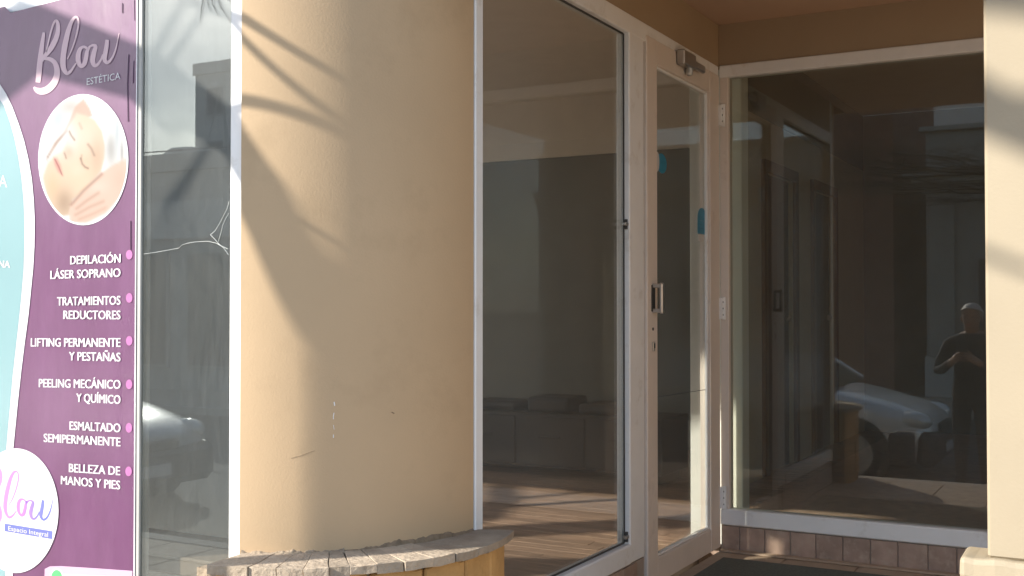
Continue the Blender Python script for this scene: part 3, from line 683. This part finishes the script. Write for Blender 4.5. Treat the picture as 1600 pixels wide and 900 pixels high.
def photo(x, y):
    c = (.80, .80, .80)
    def over(col, a):
        nonlocal c
        c = lerp(c, col, max(0, min(1, a)))
    def blob(cx, cy, rx, ry, col, a): over(col, a*math.exp(-(((x-cx)/rx)**2+((y-cy)/ry)**2)))
    blob(170, 190, 60, 80, (.55, .63, .68), .6); blob(250, 110, 70, 50, (.52, .47, .41), .5)
    over((.66, .50, .41), cov(x, y, HAND1, 10)*.85)
    over((.36, .24, .18), .6*math.exp(-(seg_d(x, y, [(95, 440), (160, 335), (225, 265)])/8)**2))
    over((.785, .655, .54), cov(x, y, FACE, 14)); blob(350, 300, 70, 80, (.80, .72, .64), .5*cov(x, y, FACE, 9)); blob(290, 520, 45, 45, (.80, .71, .62), .6)
    blob(245, 300, 55, 110, (.80, .79, .78), .75); blob(165, 400, 60, 50, (.82, .78, .74), .5)
    blob(205, 720, 60, 90, (.42, .30, .21), .55*cov(x, y, FACE, 9)); blob(300, 560, 110, 90, (.82, .65, .50), .35*cov(x, y, FACE, 9))
    blob(415, 430, 45, 120, (.62, .45, .34), .45*cov(x, y, FACE, 9)); blob(130, 620, 50, 90, (.76, .56, .36), .4*cov(x, y, FACE, 9))
    over((.79, .80, .80), cov(x, y, TOWEL, 10)); blob(505, 380, 34, 100, (.46, .44, .42), .65)
    blob(545, 260, 16, 120, (.50, .56, .60), .55); blob(575, 400, 10, 70, (.38, .36, .34), .6)
    over((.775, .62, .54), cov(x, y, HAND2, 12)); blob(420, 620, 60, 40, (.80, .69, .62), .6); blob(560, 560, 50, 90, (.70, .53, .45), .4)
    for pl, a in (([(250, 735), (330, 645), (445, 540)], .8), ([(285, 760), (350, 710), (425, 660)], .45), ([(280, 800), (370, 750), (455, 715)], .4), ([(300, 830), (400, 790), (470, 755)], .3)):
        over((.46, .30, .22), .75*a*math.exp(-(seg_d(x, y, pl)/11)**2))
    over((.72, .40, .36), .85*cov(x, y, [(138, 437), (160, 440), (182, 485), (196, 550), (168, 525), (146, 480)], 13))
    over((.40, .14, .13), .7*math.exp(-(seg_d(x, y, [(146, 445), (172, 495), (192, 545)])/4)**2))
    for pl, w, a in (([(238, 268), (250, 292), (272, 322)], 6, .75), ([(312, 440), (322, 475), (340, 495), (358, 503)], 7, .8), ([(318, 420), (312, 445)], 6, .4),
                     ([(358, 350), (380, 378), (398, 420)], 8, .55), ([(302, 215), (318, 250)], 7, .3), ([(207, 405), (214, 422), (218, 438)], 6, .7)):
        over((.34, .23, .17), .85*a*math.exp(-(seg_d(x, y, pl)/w)**2))
    blob(235, 400, 30, 40, (.70, .50, .38), .45)
    blob(345, 455, 26, 30, (.80, .60, .47), .4)
    return tuple(.41*(q/.8)**1.6 for q in c)
bm = bmesh.new(); NR, NA = 60, 120; cl_ = bm.loops.layers.float_color.new('print')
Yk = BY-.0008
def dp_(r, a): return (328+277*r*math.cos(a), 447+408*r*math.sin(a))
rings = []
for i in range(1, NR+1):
    rings.append([bm.verts.new(at_y(50+q[0]/4.09, 140+q[1]/4.09, Yk)) for q in (dp_(i/NR, 2*PI*k_/NA) for k_ in range(NA))])
cols = [[photo(*dp_(i/NR, 2*PI*k_/NA)) for k_ in range(NA)] for i in range(1, NR+1)]
ctr = bm.verts.new(at_y(50+328/4.09, 140+447/4.09, Yk)); cc = photo(328, 447)
for k_ in range(NA):
    k2 = (k_+1) % NA
    f = bm.faces.new((ctr, rings[0][k_], rings[0][k2]))
    for lo_, c_ in zip(f.loops, (cc, cols[0][k_], cols[0][k2])): lo_[cl_] = (*c_, 1)
    for i in range(NR-1):
        f = bm.faces.new((rings[i][k_], rings[i+1][k_], rings[i+1][k2], rings[i][k2]))
        for lo_, c_ in zip(f.loops, (cols[i][k_], cols[i+1][k_], cols[i+1][k2], cols[i][k2])): lo_[cl_] = (*c_, 1)
me = bpy.data.meshes.new('photo_print'); bm.to_mesh(me); bm.free()
if sum(p.normal.y for p in me.polygons) > 0: me.flip_normals()
link('photo_print', me, M['print'], bn)

# ------------------------------------------------------------------ trees (bare winter branches)
def grow(mb, p, d, L_, r, depth, rng, droop=0.0, zmin=None):
    pts = [Vector(p)]; rad = [r]; d = Vector(d).normalized(); n = 4
    for i in range(n):
        d = (d+Vector((rng.uniform(-.22, .22), rng.uniform(-.22, .22), rng.uniform(-.15, .2)-droop))).normalized()
        if zmin and pts[-1].z+d.z*L_/n < zmin: d.z = abs(d.z)*.3; d.normalize()
        pts.append(pts[-1]+d*L_/n); rad.append(r*(1-.16*(i+1)))
    mb.tube(pts, rad, 6 if r > .03 else 4, cap=False)
    if depth <= 0: return
    for i in range(2, n+1):
        for _ in range(2 if (i == n or depth < 3) else 1):
            a = Vector((rng.uniform(-1, 1), rng.uniform(-1, 1), rng.uniform(-.2, .9)))
            grow(mb, pts[i], d*.9+a*.8, L_*rng.uniform(.55, .78), rad[i]*.62, depth-1, rng, droop, zmin)
rng = random.Random(11)
tr = thing('street_tree', (-7.5, -.9, 0), 'bare street tree on the near kerb with long limb shading the shop front', 'tree')
MB().tube([(-7.5, -.9, -.02), (-7.48, -.9, .5), (-7.45, -.92, 1.6), (-7.5, -.9, 2.8), (-7.55, -.88, 4.2), (-7.5, -.9, 4.95)], [.26, .19, .165, .16, .15, .09], 14).build('trunk', M['bark'], tr, True)
cw = MB()
def lean(p): return (p[0]+(2.12-p[1])*(1-math.tan(SUN_AZ)), p[1], p[2]-(2.12-p[1])*.042) if p[1] > -1.1 and p[0] > -7 else p
limb = [(-7.55, -.88, 3.5), (-6.2, -.35, 3.9), (-4.7, .2, 3.86), (-3.92, .5, 3.47), (-3.42, .70, 3.14), (-3.30, .75, 2.99), (-3.215, .79, 2.80), (-3.14, .82, 2.56)]
cw.tube([lean(p) for p in limb], [.15, .13, .10, .068, .056, .042, .032, .022], 10)
K = .752
def thru(pts, r0, r1): cw.tube([lean(p) for p in pts], [r0+(r1-r0)*i/(len(pts)-1) for i in range(len(pts))], 6)
thru([(-3.95, .49, 3.50), (-3.5, .80, 3.44), (-3.07, 1.0, 3.20), (-2.997, 1.0, 3.154), (-2.6, 1.1, 2.92)], .016, .010)
thru([(-3.9, .5, 3.46), (-3.3, .9, 3.36), (-3.07, 1.0, 3.154), (-2.998, 1.0, 3.067), (-2.8, 1.05, 2.84)], .012, .008)
thru([(-4.2, .4, 3.6), (-3.6, .75, 3.14), (-3.06, 1.0, 2.985), (-2.99, 1.0, 2.997), (-2.5, 1.1, 3.05)], .016, .010)
thru([(-3.42, .70, 3.14), (-3.06, 1.0, 2.80), (-2.99, 1.0, 2.735), (-2.7, 1.1, 2.5)], .010, .005)
for dx, dz in ((0, 0), (.05, -.05), (-.07, -.02), (.10, .02), (-.03, .03)):
    cw.tube([lean((-3.83, .33, 3.46)), (-3.83+dx*.3, .31, 3.2), (-3.83+dx, .30, 3.08+dz*.3), (-3.80+dx*1.7, .29, 3.02+dz)], [.006, .004, .003, .0015], 4)
# (the post below is added out of view to shade the column)
_pa, _pb = on_col(478, 640), on_col(556, 640)
def to_post(p, y=1.0): t_ = (y-p.y)/TO_SUN.y; return p+TO_SUN*t_
_xa, _xb = to_post(_pa).x, to_post(_pb).x
_pr = .045; _px = _xa+_pr/math.cos(SUN_AZ)
sp = thing('shadow_post', (_px, 1.0, 0), 'plain grey metal post added out of view on the pavement to shade the rounded column', 'post')
MB().lathe((_px, 1.0, 0), (0, 0, 1), [(0, _pr), (2.58, _pr), (2.60, _pr*.7)], 20).build('pole', M['alu'], sp, True)
MB().lathe((_px, 1.0, 0), (0, 0, 1), [(0.001, .09), (.03, .09), (.05, .06)], 20).build('base_collar', M['kerb'], sp, True)
# higher crown over the front: soft shade on pillar and banner top
for (p, d, L_, r) in (((-7.5, -.9, 4.9), (.2, .3, 1.2), 1.6, .09), ((-7.5, -.9, 4.2), (-.7, .2, 1.0), 1.9, .09), ((-7.5, -.9, 4.2), (-.3, .25, 1.1), 1.9, .09), ((-7.5, -.9, 4.1), (-.8, .5, .8), 1.7, .08)):
    grow(cw, p, d, L_, r, 3, rng, zmin=5.7)
cw.tube([(-7.5, -.9, 4.1), (-7.35, -1.0, 5.2), (-6.2, -1.0, 5.65), (-5.0, -.9, 5.3), (-4.2, -.85, 5.1), (-3.4, -.8, 4.95)], [.10, .09, .075, .065, .055, .03], 8)
for (p, d, L_, r) in (((-5.0, -.9, 5.15), (.7, .3, .2), 1.0, .035), ((-4.2, -.85, 5.1), (.8, .15, .1), .9, .03), ((-3.9, -.85, 5.05), (.6, .4, -.05), .7, .03), ((-3.5, -.8, 4.95), (.8, 0, -.3), .8, .03)):
    grow(cw, p, d, L_, r, 2, rng, zmin=4.35)
for pts, ra, rb in (([(-4.2, -.85, 5.1), (-3.95, -.82, 4.86), (-3.68, -.8, 4.66), (-3.4, -.78, 4.50), (-3.1, -.76, 4.30)], .07, .05), ([(-4.2, -.85, 5.1), (-3.9, -.8, 4.98), (-3.6, -.8, 4.90), (-3.2, -.8, 4.78)], .05, .035),
                ([(-3.95, -.82, 4.86), (-3.75, -.6, 4.5), (-3.5, -.5, 4.16), (-3.2, -.4, 4.0)], .025, .012), ([(-3.68, -.8, 4.66), (-3.55, -.9, 4.75), (-3.3, -1.0, 4.95)], .03, .015)):
    cw.tube([Vector(lean(p))+TO_SUN*2.5 for p in pts], [ra+(rb-ra)*i/(len(pts)-1) for i in range(len(pts))], 7)
cw.tube([(-6.2, -1.0, 5.65), (-5.9, -1.8, 6.05), Vector(lean((-4.2, -.85, 5.1)))+TO_SUN*2.5], [.075, .07, .06], 7)
cw.build('crown', M['bark'], tr, True)
rng = random.Random(5)
tr2 = thing('street_tree', (-.4, -9.9, 0), 'bare street tree across the road reflected in the back window', 'tree')
MB().tube([(-.4, -9.9, -.02), (-.42, -9.9, .6), (-.35, -9.9, 2.2), (-.4, -9.9, 3.6)], [.24, .17, .15, .13], 12).build('trunk', M['bark'], tr2, True)
cw = MB()
for (p_, d, L_) in (((-.4, -9.9, 3.5), (-.95, .15, .55), 2.6), ((-.4, -9.9, 3.6), (-.9, -.25, .50), 2.4), ((-.4, -9.9, 3.6), (-.8, .35, .60), 2.5), ((-.4, -9.9, 3.5), (-1, .0, .62), 2.4)): grow(cw, p_, d, L_, .06, 4, rng, .03, zmin=4.25)
for (d, L_) in (((-.9, .1, .55), 2.0), ((.8, .2, .7), 2.0), ((-.5, .6, .8), 1.9), ((-.8, -.4, .5), 1.9), ((.1, .1, 1), 2.0)): grow(cw, (-.4, -9.9, 3.4), d, L_, .085, 4, rng, zmin=4.3)
cw.build('crown', M['bark'], tr2, True)
MB().tube([(-40+i*1.49, -8.2-.18*i, 4.75-.012*i+.0014*((i-10)**2)) for i in range(21)], .014, 4).build('overhead_cable', M['dark_rubber'], None, label='black overhead cable running along the far side of the street', category='cable')

# ------------------------------------------------------------------ buildings across the street
M['stone_grey'] = mat('grey_render', (.34, .33, .30), .85, var=.1, vscale=1.5)
M['pale_render'] = mat('pale_render', (.80, .77, .72), .85, var=.08, vscale=1.2)
M['dark_render'] = mat('dark_render', (.30, .30, .29), .85, var=.12, vscale=1.5)
M['brick'] = mat('brick_red', (.24, .12, .08), .9, var=.2, vscale=12)
M['red_sign'] = mat('red_sign', (.42, .06, .05), .5)
M['window_dark'] = mat('dark_window_glass', (.03, .034, .038), .12, var=.1)
M['concrete'] = mat('concrete', (.48, .48, .47), .85, var=.1, vscale=.6)
def far_window(p, x0, x1, y, z0, z1, m=None, name='window'):
    w = box(name, m or M['stone_grey'], p, x0-.06, y-.02, z0-.06, x1+.06, y+.045, z1+.06, bev=.01)
    box('pane', M['window_dark'], w, x0, y+.046, z0, x1, y+.052, z1)
    return w
# classical low house
t = thing('classical_house', (2, -14, 0), 'low grey house with moulded cornice and pilasters reflected beside the pillar', 'house')
HX0, HY = -3.2, -12.0
box('wall', M['stone_grey'], t, HX0, HY-6, 0, 8, HY, 4.9)
for z0, z1, q in ((3.72, 3.80, .06), (3.80, 3.90, .12), (3.90, 4.0, .22), (4.0, 4.12, .36), (4.85, 4.95, .10)): box('cornice', M['stone_grey'], t, HX0-q, HY+.001, z0, 8, HY+q, z1-.003, bev=.012)
k = HX0+.02
while k < 3: box('dentil', M['stone_grey'], t, k, HY+.001, 3.5, k+.08, HY+.07, 3.66, bev=.006); k += .16
box('plinth', M['concrete'], t, HX0-.03, HY+.001, 0, 8, HY+.08, .75, bev=.02)
for x in (HX0+.05, -.2, 2.6, 5.4): box('pilaster', M['stone_grey'], t, x, HY+.081, .75, x+.45, HY+.14, 3.49, bev=.02)
dd = far_window(t, -2.3, -1.3, HY+.03, .1, 2.5, M['dark_render'], 'door')
box('rail', M['dark_door'], dd, -2.3, HY+.083, 1.2, -1.3, HY+.095, 1.3)
far_window(t, .6, 1.8, HY+.03, 1.0, 2.7); far_window(t, 3.5, 4.7, HY+.03, 1.0, 2.7)
# pale building set back
t = thing('pale_building', (-6, -24, 0), 'pale plain building behind the low grey house', 'building')
box('wall', M['pale_render'], t, -9.5, -30, 0, -1, -20, 7.2); box('parapet', M['pale_render'], t, -9.6, -20.0, 7.0, -.95, -19.88, 7.4, bev=.02)
# brick building
t = thing('brick_house', (-7, -14, 0), 'red brick shop with a red sign board across the street', 'house')
box('wall', M['brick'], t, -11.5, -17, 0, -3.76, -11.9, 6.6); box('parapet', M['concrete'], t, -11.6, -11.9, 6.5, -3.74, -11.8, 6.8, bev=.02)
box('sign_board', M['red_sign'], t, -9.3, -11.89, 2.75, -5.0, -11.76, 3.45, bev=.01)
far_window(t, -9.0, -7.2, -11.88, .7, 2.5); far_window(t, -5.9, -4.9, -11.88, .05, 2.4, M['dark_render'], 'door')
# low dark shop and tower
t = thing('dark_shop', (-20, -14, 0), 'long low dark grey shop building opposite the cracked window', 'shop')
box('wall', M['dark_render'], t, -32, -18, 0, -11.6, -12.0, 4.35); box('parapet', M['dark_render'], t, -32.1, -12.2, 4.35, -11.61, -11.93, 4.72, bev=.02)
box('fascia', M['concrete'], t, -19, -11.99, 3.0, -13, -11.9, 3.75, bev=.01)
for x in (-18.5, -16.2, -13.9): far_window(t, x, x+1.7, -11.97, .5, 2.7, M['dark_render'])
t = thing('tower_block', (-28, -33, 0), 'grey concrete tower block rising behind the low shop', 'tower')
box('wall', M['concrete'], t, -33.9, -40, 0, -22, -30, 11.5); box('parapet', M['concrete'], t, -34.0, -30.0, 11.3, -21.9, -29.9, 11.8, bev=.03)
for z in (4.6, 7.4, 9.6):
    for x in (-33.2, -31.4, -29.6, -27.8): far_window(t, x, x+.9, -29.98, z, z+1.1, M['concrete'])
box('mast', M['concrete'], t, -31.95, -30.6, 11.5, -31.87, -30.5, 12.5)
t = thing('water_tank', (-24.5, -20.5, 0), 'rounded rooftop water tank on a stand behind the dark shop', 'water tank')
MB().lathe((-23.2, -19.0, 5.45), (0, 0, 1), [(0, .5), (.12, .72), (.5, .76), (.66, .58), (.74, .15)], 20).build('tank', M['concrete'], t, True)
MB().box(-23.8, -19.8, 0, -22.6, -18.4, 5.45).build('stand', M['dark_render'], t)
# roof lattice mast in front of the tower
t = thing('roof_antenna', (-20.6, -17.5, 4.35), 'thin lattice antenna tripod on the dark shop roof', 'antenna')
for x, y_ in ((-21.3, -17.2), (-19.8, -17.2), (-20.6, -17.9)): MB().tube([(x, y_, 4.352), (-20.6, -17.45, 7.4)], .022, 5).build('leg', M['dark_render'], t)

# ------------------------------------------------------------------ cars
M['tyre'] = mat('tyre', (.02, .02, .02), .85); M['rim'] = mat('wheel_rim', (.4, .4, .4), .35, .8)
M['car_glass'] = mat('car_glass', (.02, .024, .026), .06, var=.05); M['lamp'] = mat('headlamp_glass', (.62, .64, .65), .1, .3, var=.25, vscale=40)
M['trim'] = mat('black_trim', (.03, .03, .032), .45); M['amber'] = mat('amber_lens', (.5, .2, .03), .2)
def car(x, y, paint, label, sc=1.0):
    z0 = -.12; t = thing('parked_car', (x-2.1, y, z0), label, 'car', 'cars parked along the near kerb')
    V = lambda a, b, c: Vector((x+a*sc, y+b, z0+c))
    # stations: x, half width, top z, shoulder z, bottom z
    stn = [(-.02, .55, .60, .50, .30), (-.05, .68, .66, .54, .24), (-.16, .78, .72, .58, .2), (-.35, .83, .79, .62, .2), (-.7, .85, .87, .68, .2), (-1.05, .86, .94, .74, .2), (-1.35, .86, .97, .78, .2), (-2.1, .86, .98, .82, .2), (-2.9, .86, .99, .84, .2), (-3.5, .86, 1.0, .85, .2), (-3.9, .84, .99, .84, .22), (-4.12, .78, .95, .80, .26), (-4.2, .66, .86, .72, .32)]
    bm = bmesh.new(); rows = []
    for (sx, w, zt, zs, zb) in stn:
        half = [(0, zt+.02), (.45*w, zt+.012), (.78*w, zt-.015), (.92*w, zt-.06), (w, zs), (w*1.005, (zs+zb)/2+.06), (w*.97, zb+.06), (.9*w, zb)]
        pts = [(-a, b) for a, b in half[:0:-1]]+half
        rows.append([bm.verts.new(V(sx, a, b)) for a, b in pts])
    for i in range(len(rows)-1):
        for k_ in range(len(rows[0])-1): bm.faces.new((rows[i][k_], rows[i][k_+1], rows[i+1][k_+1], rows[i+1][k_]))
        bm.faces.new((rows[i][0], rows[i+1][0], rows[i+1][-1], rows[i][-1]))
    bm.faces.new(rows[0]); bm.faces.new(rows[-1][::-1])
    b_ = MB(); b_.bm.free(); b_.bm = bm
    body = b_.build('body', paint, t, True)
    md = body.modifiers.new('sub', 'SUBSURF'); md.levels = 1; md.render_levels = 2
    # cabin
    base = [(-1.02, .70), (-1.25, .78), (-3.2, .78), (-3.75, .70)]; roof = [(-1.75, .54), (-1.95, .58), (-2.85, .58), (-3.15, .52)]
    bm = bmesh.new(); lo = [bm.verts.new(V(a, -b, .95)) for a, b in base]+[bm.verts.new(V(a, b, .95)) for a, b in base[::-1]]
    hi = [bm.verts.new(V(a, -b, 1.40)) for a, b in roof]+[bm.verts.new(V(a, b, 1.40)) for a, b in roof[::-1]]
    for k_ in range(8): bm.faces.new((lo[k_], lo[(k_+1) % 8], hi[(k_+1) % 8], hi[k_]))
    bm.faces.new(hi); bm.faces.new(lo[::-1]); b_ = MB(); b_.bm.free(); b_.bm = bm; b_.build('cabin_glass', M['car_glass'], t)
    rp = MB(); rp.prism([V(a, -b-.02, 0).xy for a, b in roof]+[V(a, b+.02, 0).xy for a, b in roof[::-1]], z0+1.385, z0+1.43, .014); rp.build('roof', paint, t)
    for s_ in (-1, 1):
        for (a, b, c, d) in ((-1.06, .715, -1.76, .55), (-2.4, .785, -2.42, .585), (-3.7, .72, -3.12, .53)): MB().tube([V(a, s_*b, .96), V(c, s_*d, 1.40)], .035, 6).build('door_pillar', paint, t)
        hl = MB().ball(V(-.24, s_*.64, .64), .19, (1.0, .85, .55)).build('headlight', M['lamp'], t, True)
        MB().ball(V(-.12, s_*.66, .62), .05, (.8, .8, .8)).build('bulb', M['rim'], hl, True)
        MB().ball(V(-4.1, s_*.66, .78), .13, (.6, .9, .9)).build('tail_light', M['red_sign'], t, True)
        MB().ball(V(-1.32, s_*.95, 1.0), .10, (.7, .95, .72)).build('wing_mirror', paint, t, True)
        box('door_handle', M['trim'], t, x-2.25*sc, y+s_*.872-.012, z0+.80, x-2.08*sc, y+s_*.872+.012, z0+.83, bev=.004)
        for a in (-.82, -3.38):
            MB().lathe(V(a, s_*.66, .31), (0, s_, 0), [(0, .36), (.214, .36), (.216, .33)], 28).build('wheel_arch', M['trim'], t)
            wv = MB().lathe(V(a, s_*.68, .31), (0, s_, 0), [(0, .25), (.03, .31), (.17, .31), (.20, .28), (.2, .2)], 28).build('wheel', M['tyre'], t, True)
            MB().lathe(V(a, s_*.885, .31), (0, s_, 0), [(-.06, .205), (0, .205), (-.004, .15), (.012, .06), (.012, .02)], 20).build('rim', M['rim'], wv)
    box('grille', M['trim'], t, x-.14*sc, y-.34, z0+.50, x+.004, y+.34, z0+.60, bev=.02)
    box('bumper', M['trim'], t, x-.2*sc, y-.78, z0+.2, x+.03, y+.80, z0+.545, bev=.07)
    for s_ in (-1, 1): box('bumper_side', M['trim'], t, x-.46*sc, y+s_*.80-.045, z0+.2, x-.19*sc, y+s_*.80+.05, z0+.54, bev=.03)
    box('number_plate', M['bwhite'], t, x+.030, y-.2, z0+.30, x+.038, y+.2, z0+.40, bev=.003)
    return t
M['silver'] = mat('silver_car_paint', (.66, .68, .70), .3, .2, var=.03, coat=.8)
M['grey_paint'] = mat('light_grey_car_paint', (.60, .61, .62), .25, .3, var=.03, coat=.8)
car(-1.62, -2.55, M['silver'], 'silver parked car whose bonnet and headlight are reflected in the back window', .92)
car(-7.3, -2.6, M['grey_paint'], 'light grey parked car reflected in the cracked street window')
M['red_paint'] = mat('dark_red_car_paint', (.22, .03, .03), .3, .2, var=.05, coat=.8)

# ------------------------------------------------------------------ person (seen as a reflection)
M['skin'] = mat('skin', (.30, .18, .13), .55, var=.06, vscale=20); M['jacket'] = mat('dark_jacket', (.022, .026, .032), .85, var=.2, vscale=15)
M['trouser'] = mat('dark_trousers', (.035, .036, .04), .85, var=.2, vscale=15); M['shoe'] = mat('grey_shoe', (.30, .29, .28), .6, var=.2, vscale=20); M['grey_hair'] = mat('grey_hair', (.42, .40, .38), .6, var=.3, vscale=60)
def person(px_, py_):
    t = thing('person', (px_, py_, 0), 'grey haired person in dark jacket and trousers holding a phone on the pavement', 'person')
    N = []; E = []
    def nd(p, r, par=None):
        N.append((Vector(p), r))
        if par is not None: E.append((par, len(N)-1))
        return len(N)-1
    pel = nd((0, 0, .90), (.16, .12)); ab = nd((0, .01, 1.05), (.155, .125), pel); ch = nd((0, .0, 1.22), (.175, .125), ab); nk0 = nd((0, -.01, 1.35), (.11, .085), ch); nk = nd((0, .0, 1.42), (.058, .060), nk0)
    hd0 = nd((0, .03, 1.475), (.062, .072), nk); hd1 = nd((0, .022, 1.53), (.078, .094), hd0); hd2 = nd((0, .012, 1.585), (.078, .098), hd1); nd((0, .002, 1.63), (.045, .055), hd2)
    for s_ in (-1, 1):
        hp = nd((s_*.09, 0, .84), (.098, .10), pel); kn = nd((s_*.10, .03 if s_ > 0 else -.02, .46), (.064, .068), hp); an = nd((s_*.105, -.01, .10), (.044, .047), kn)
        hl = nd((s_*.11, -.03, .045), (.042, .042), an); nd((s_*.13, .15, .035), (.040, .03), hl)
        sh = nd((s_*.185, -.01, 1.32), (.072, .07), nk0); el = nd((s_*.28, .05, 1.07), (.052, .05), sh); wr = nd((s_*.12, .25, 1.16), (.034, .03), el)
        pm = nd((s_*.06, .31, 1.20), (.036, .018), wr)
        for q in range(4):
            b0 = nd((s_*.045, .338, 1.182+q*.02), .009, pm); b1 = nd((s_*.018, .365-.003*q, 1.186+q*.02), .008, b0); nd((-s_*.002, .356, 1.188+q*.02), .007, b1)
        tb = nd((s_*.055, .30, 1.245), .010, pm); nd((s_*.035, .312, 1.268), .009, tb)
    me = bpy.data.meshes.new('body'); me.from_pydata([p for p, _ in N], E, []); o = bpy.data.objects.new('body', me); COL.objects.link(o)
    m1 = o.modifiers.new('skin', 'SKIN'); m1.use_smooth_shade = True
    for i, (p, r) in enumerate(N):
        sv = me.skin_vertices[0].data[i]; sv.radius = r if isinstance(r, tuple) else (r, r); sv.use_root = (i == 0)
    m2 = o.modifiers.new('sub', 'SUBSURF'); m2.levels = 3; m2.render_levels = 3
    dg = bpy.context.evaluated_depsgraph_get(); me2 = bpy.data.meshes.new_from_object(o.evaluated_get(dg)); bpy.data.objects.remove(o)
    for v in me2.vertices:                      # nose, eye sockets, lips, chin
        c = v.co
        if c.z > 1.42 and c.y > .04:
            c.y += .026*math.exp(-(c.x/.013)**2-((c.z-1.513)/.018)**2)
            c.y -= .010*(math.exp(-((c.x-.03)/.016)**2-((c.z-1.545)/.013)**2)+math.exp(-((c.x+.03)/.016)**2-((c.z-1.545)/.013)**2))
            c.y += .006*math.exp(-(c.x/.022)**2-((c.z-1.482)/.006)**2)+.012*math.exp(-(c.x/.028)**2-((c.z-1.455)/.014)**2)
    for v in me2.vertices:                      # cloth folds
        if v.co.z < 1.38 and v.co.z > .1 and not (v.co.y > .24 and v.co.z > 1.08):
            f = mnoise.noise((v.co.x*9, v.co.y*9, v.co.z*16))+.6*mnoise.noise((v.co.x*22, v.co.y*22, v.co.z*30))
            v.co += v.normal*.009*f
    for p in me2.polygons:
        c = p.center
        p.material_index = 0 if c.z > 1.405 or (c.y > .262 and c.z > 1.1) else (3 if c.z < .075 else (2 if c.z < .90 else 1))
    T_ = Matrix.Translation((px_, py_, 0)) @ Matrix.Rotation(R(6), 4, 'Z')
    me2.transform(T_)
    link('body', me2, [M['skin'], M['jacket'], M['trouser'], M['shoe']], t, True)
    def put(mb_, *a, **k):
        for v in mb_.bm.verts: v.co = T_ @ v.co
        return mb_.build(*a, **k)
    h = MB(); h.ball((0, 0, 0), 1, (1, 1, 1), 28, 18)
    for v in h.bm.verts:
        c = v.co; c.x *= .092; c.y *= .116; c.z *= .098
        if c.y > .02: c.z = max(c.z, .018+.34*(c.y-.02)); c.y = min(c.y, .102)
        c += Vector((0, .004, 1.572)) + Vector(mnoise.noise_vector(c*60))*.004
    put(h, 'hair', M['grey_hair'], t, True)
    for s_ in (-1, 1):
        put(MB().ball((s_*.084, .012, 1.525), .03, (.35, .6, 1)), 'ear', M['skin'], t, True)
        put(MB().ball((s_*.03, .100, 1.545), .011, (1, .6, .7)), 'eye', M['dark_rubber'], t, True)
    put(MB().ball((0, .103, 1.482), .02, (1, .4, .25)), 'mouth', M['red_sign'], t, True)
    ph_ = MB().box(-.036, .318, 1.165, .036, .327, 1.315, .003)
    for v in ph_.bm.verts: v.co = T_ @ v.co
    tag(ph_.build('mobile_phone', M['trim'], None), 'black mobile phone held up by the grey haired person', 'phone')
person(-1.16, -.74)
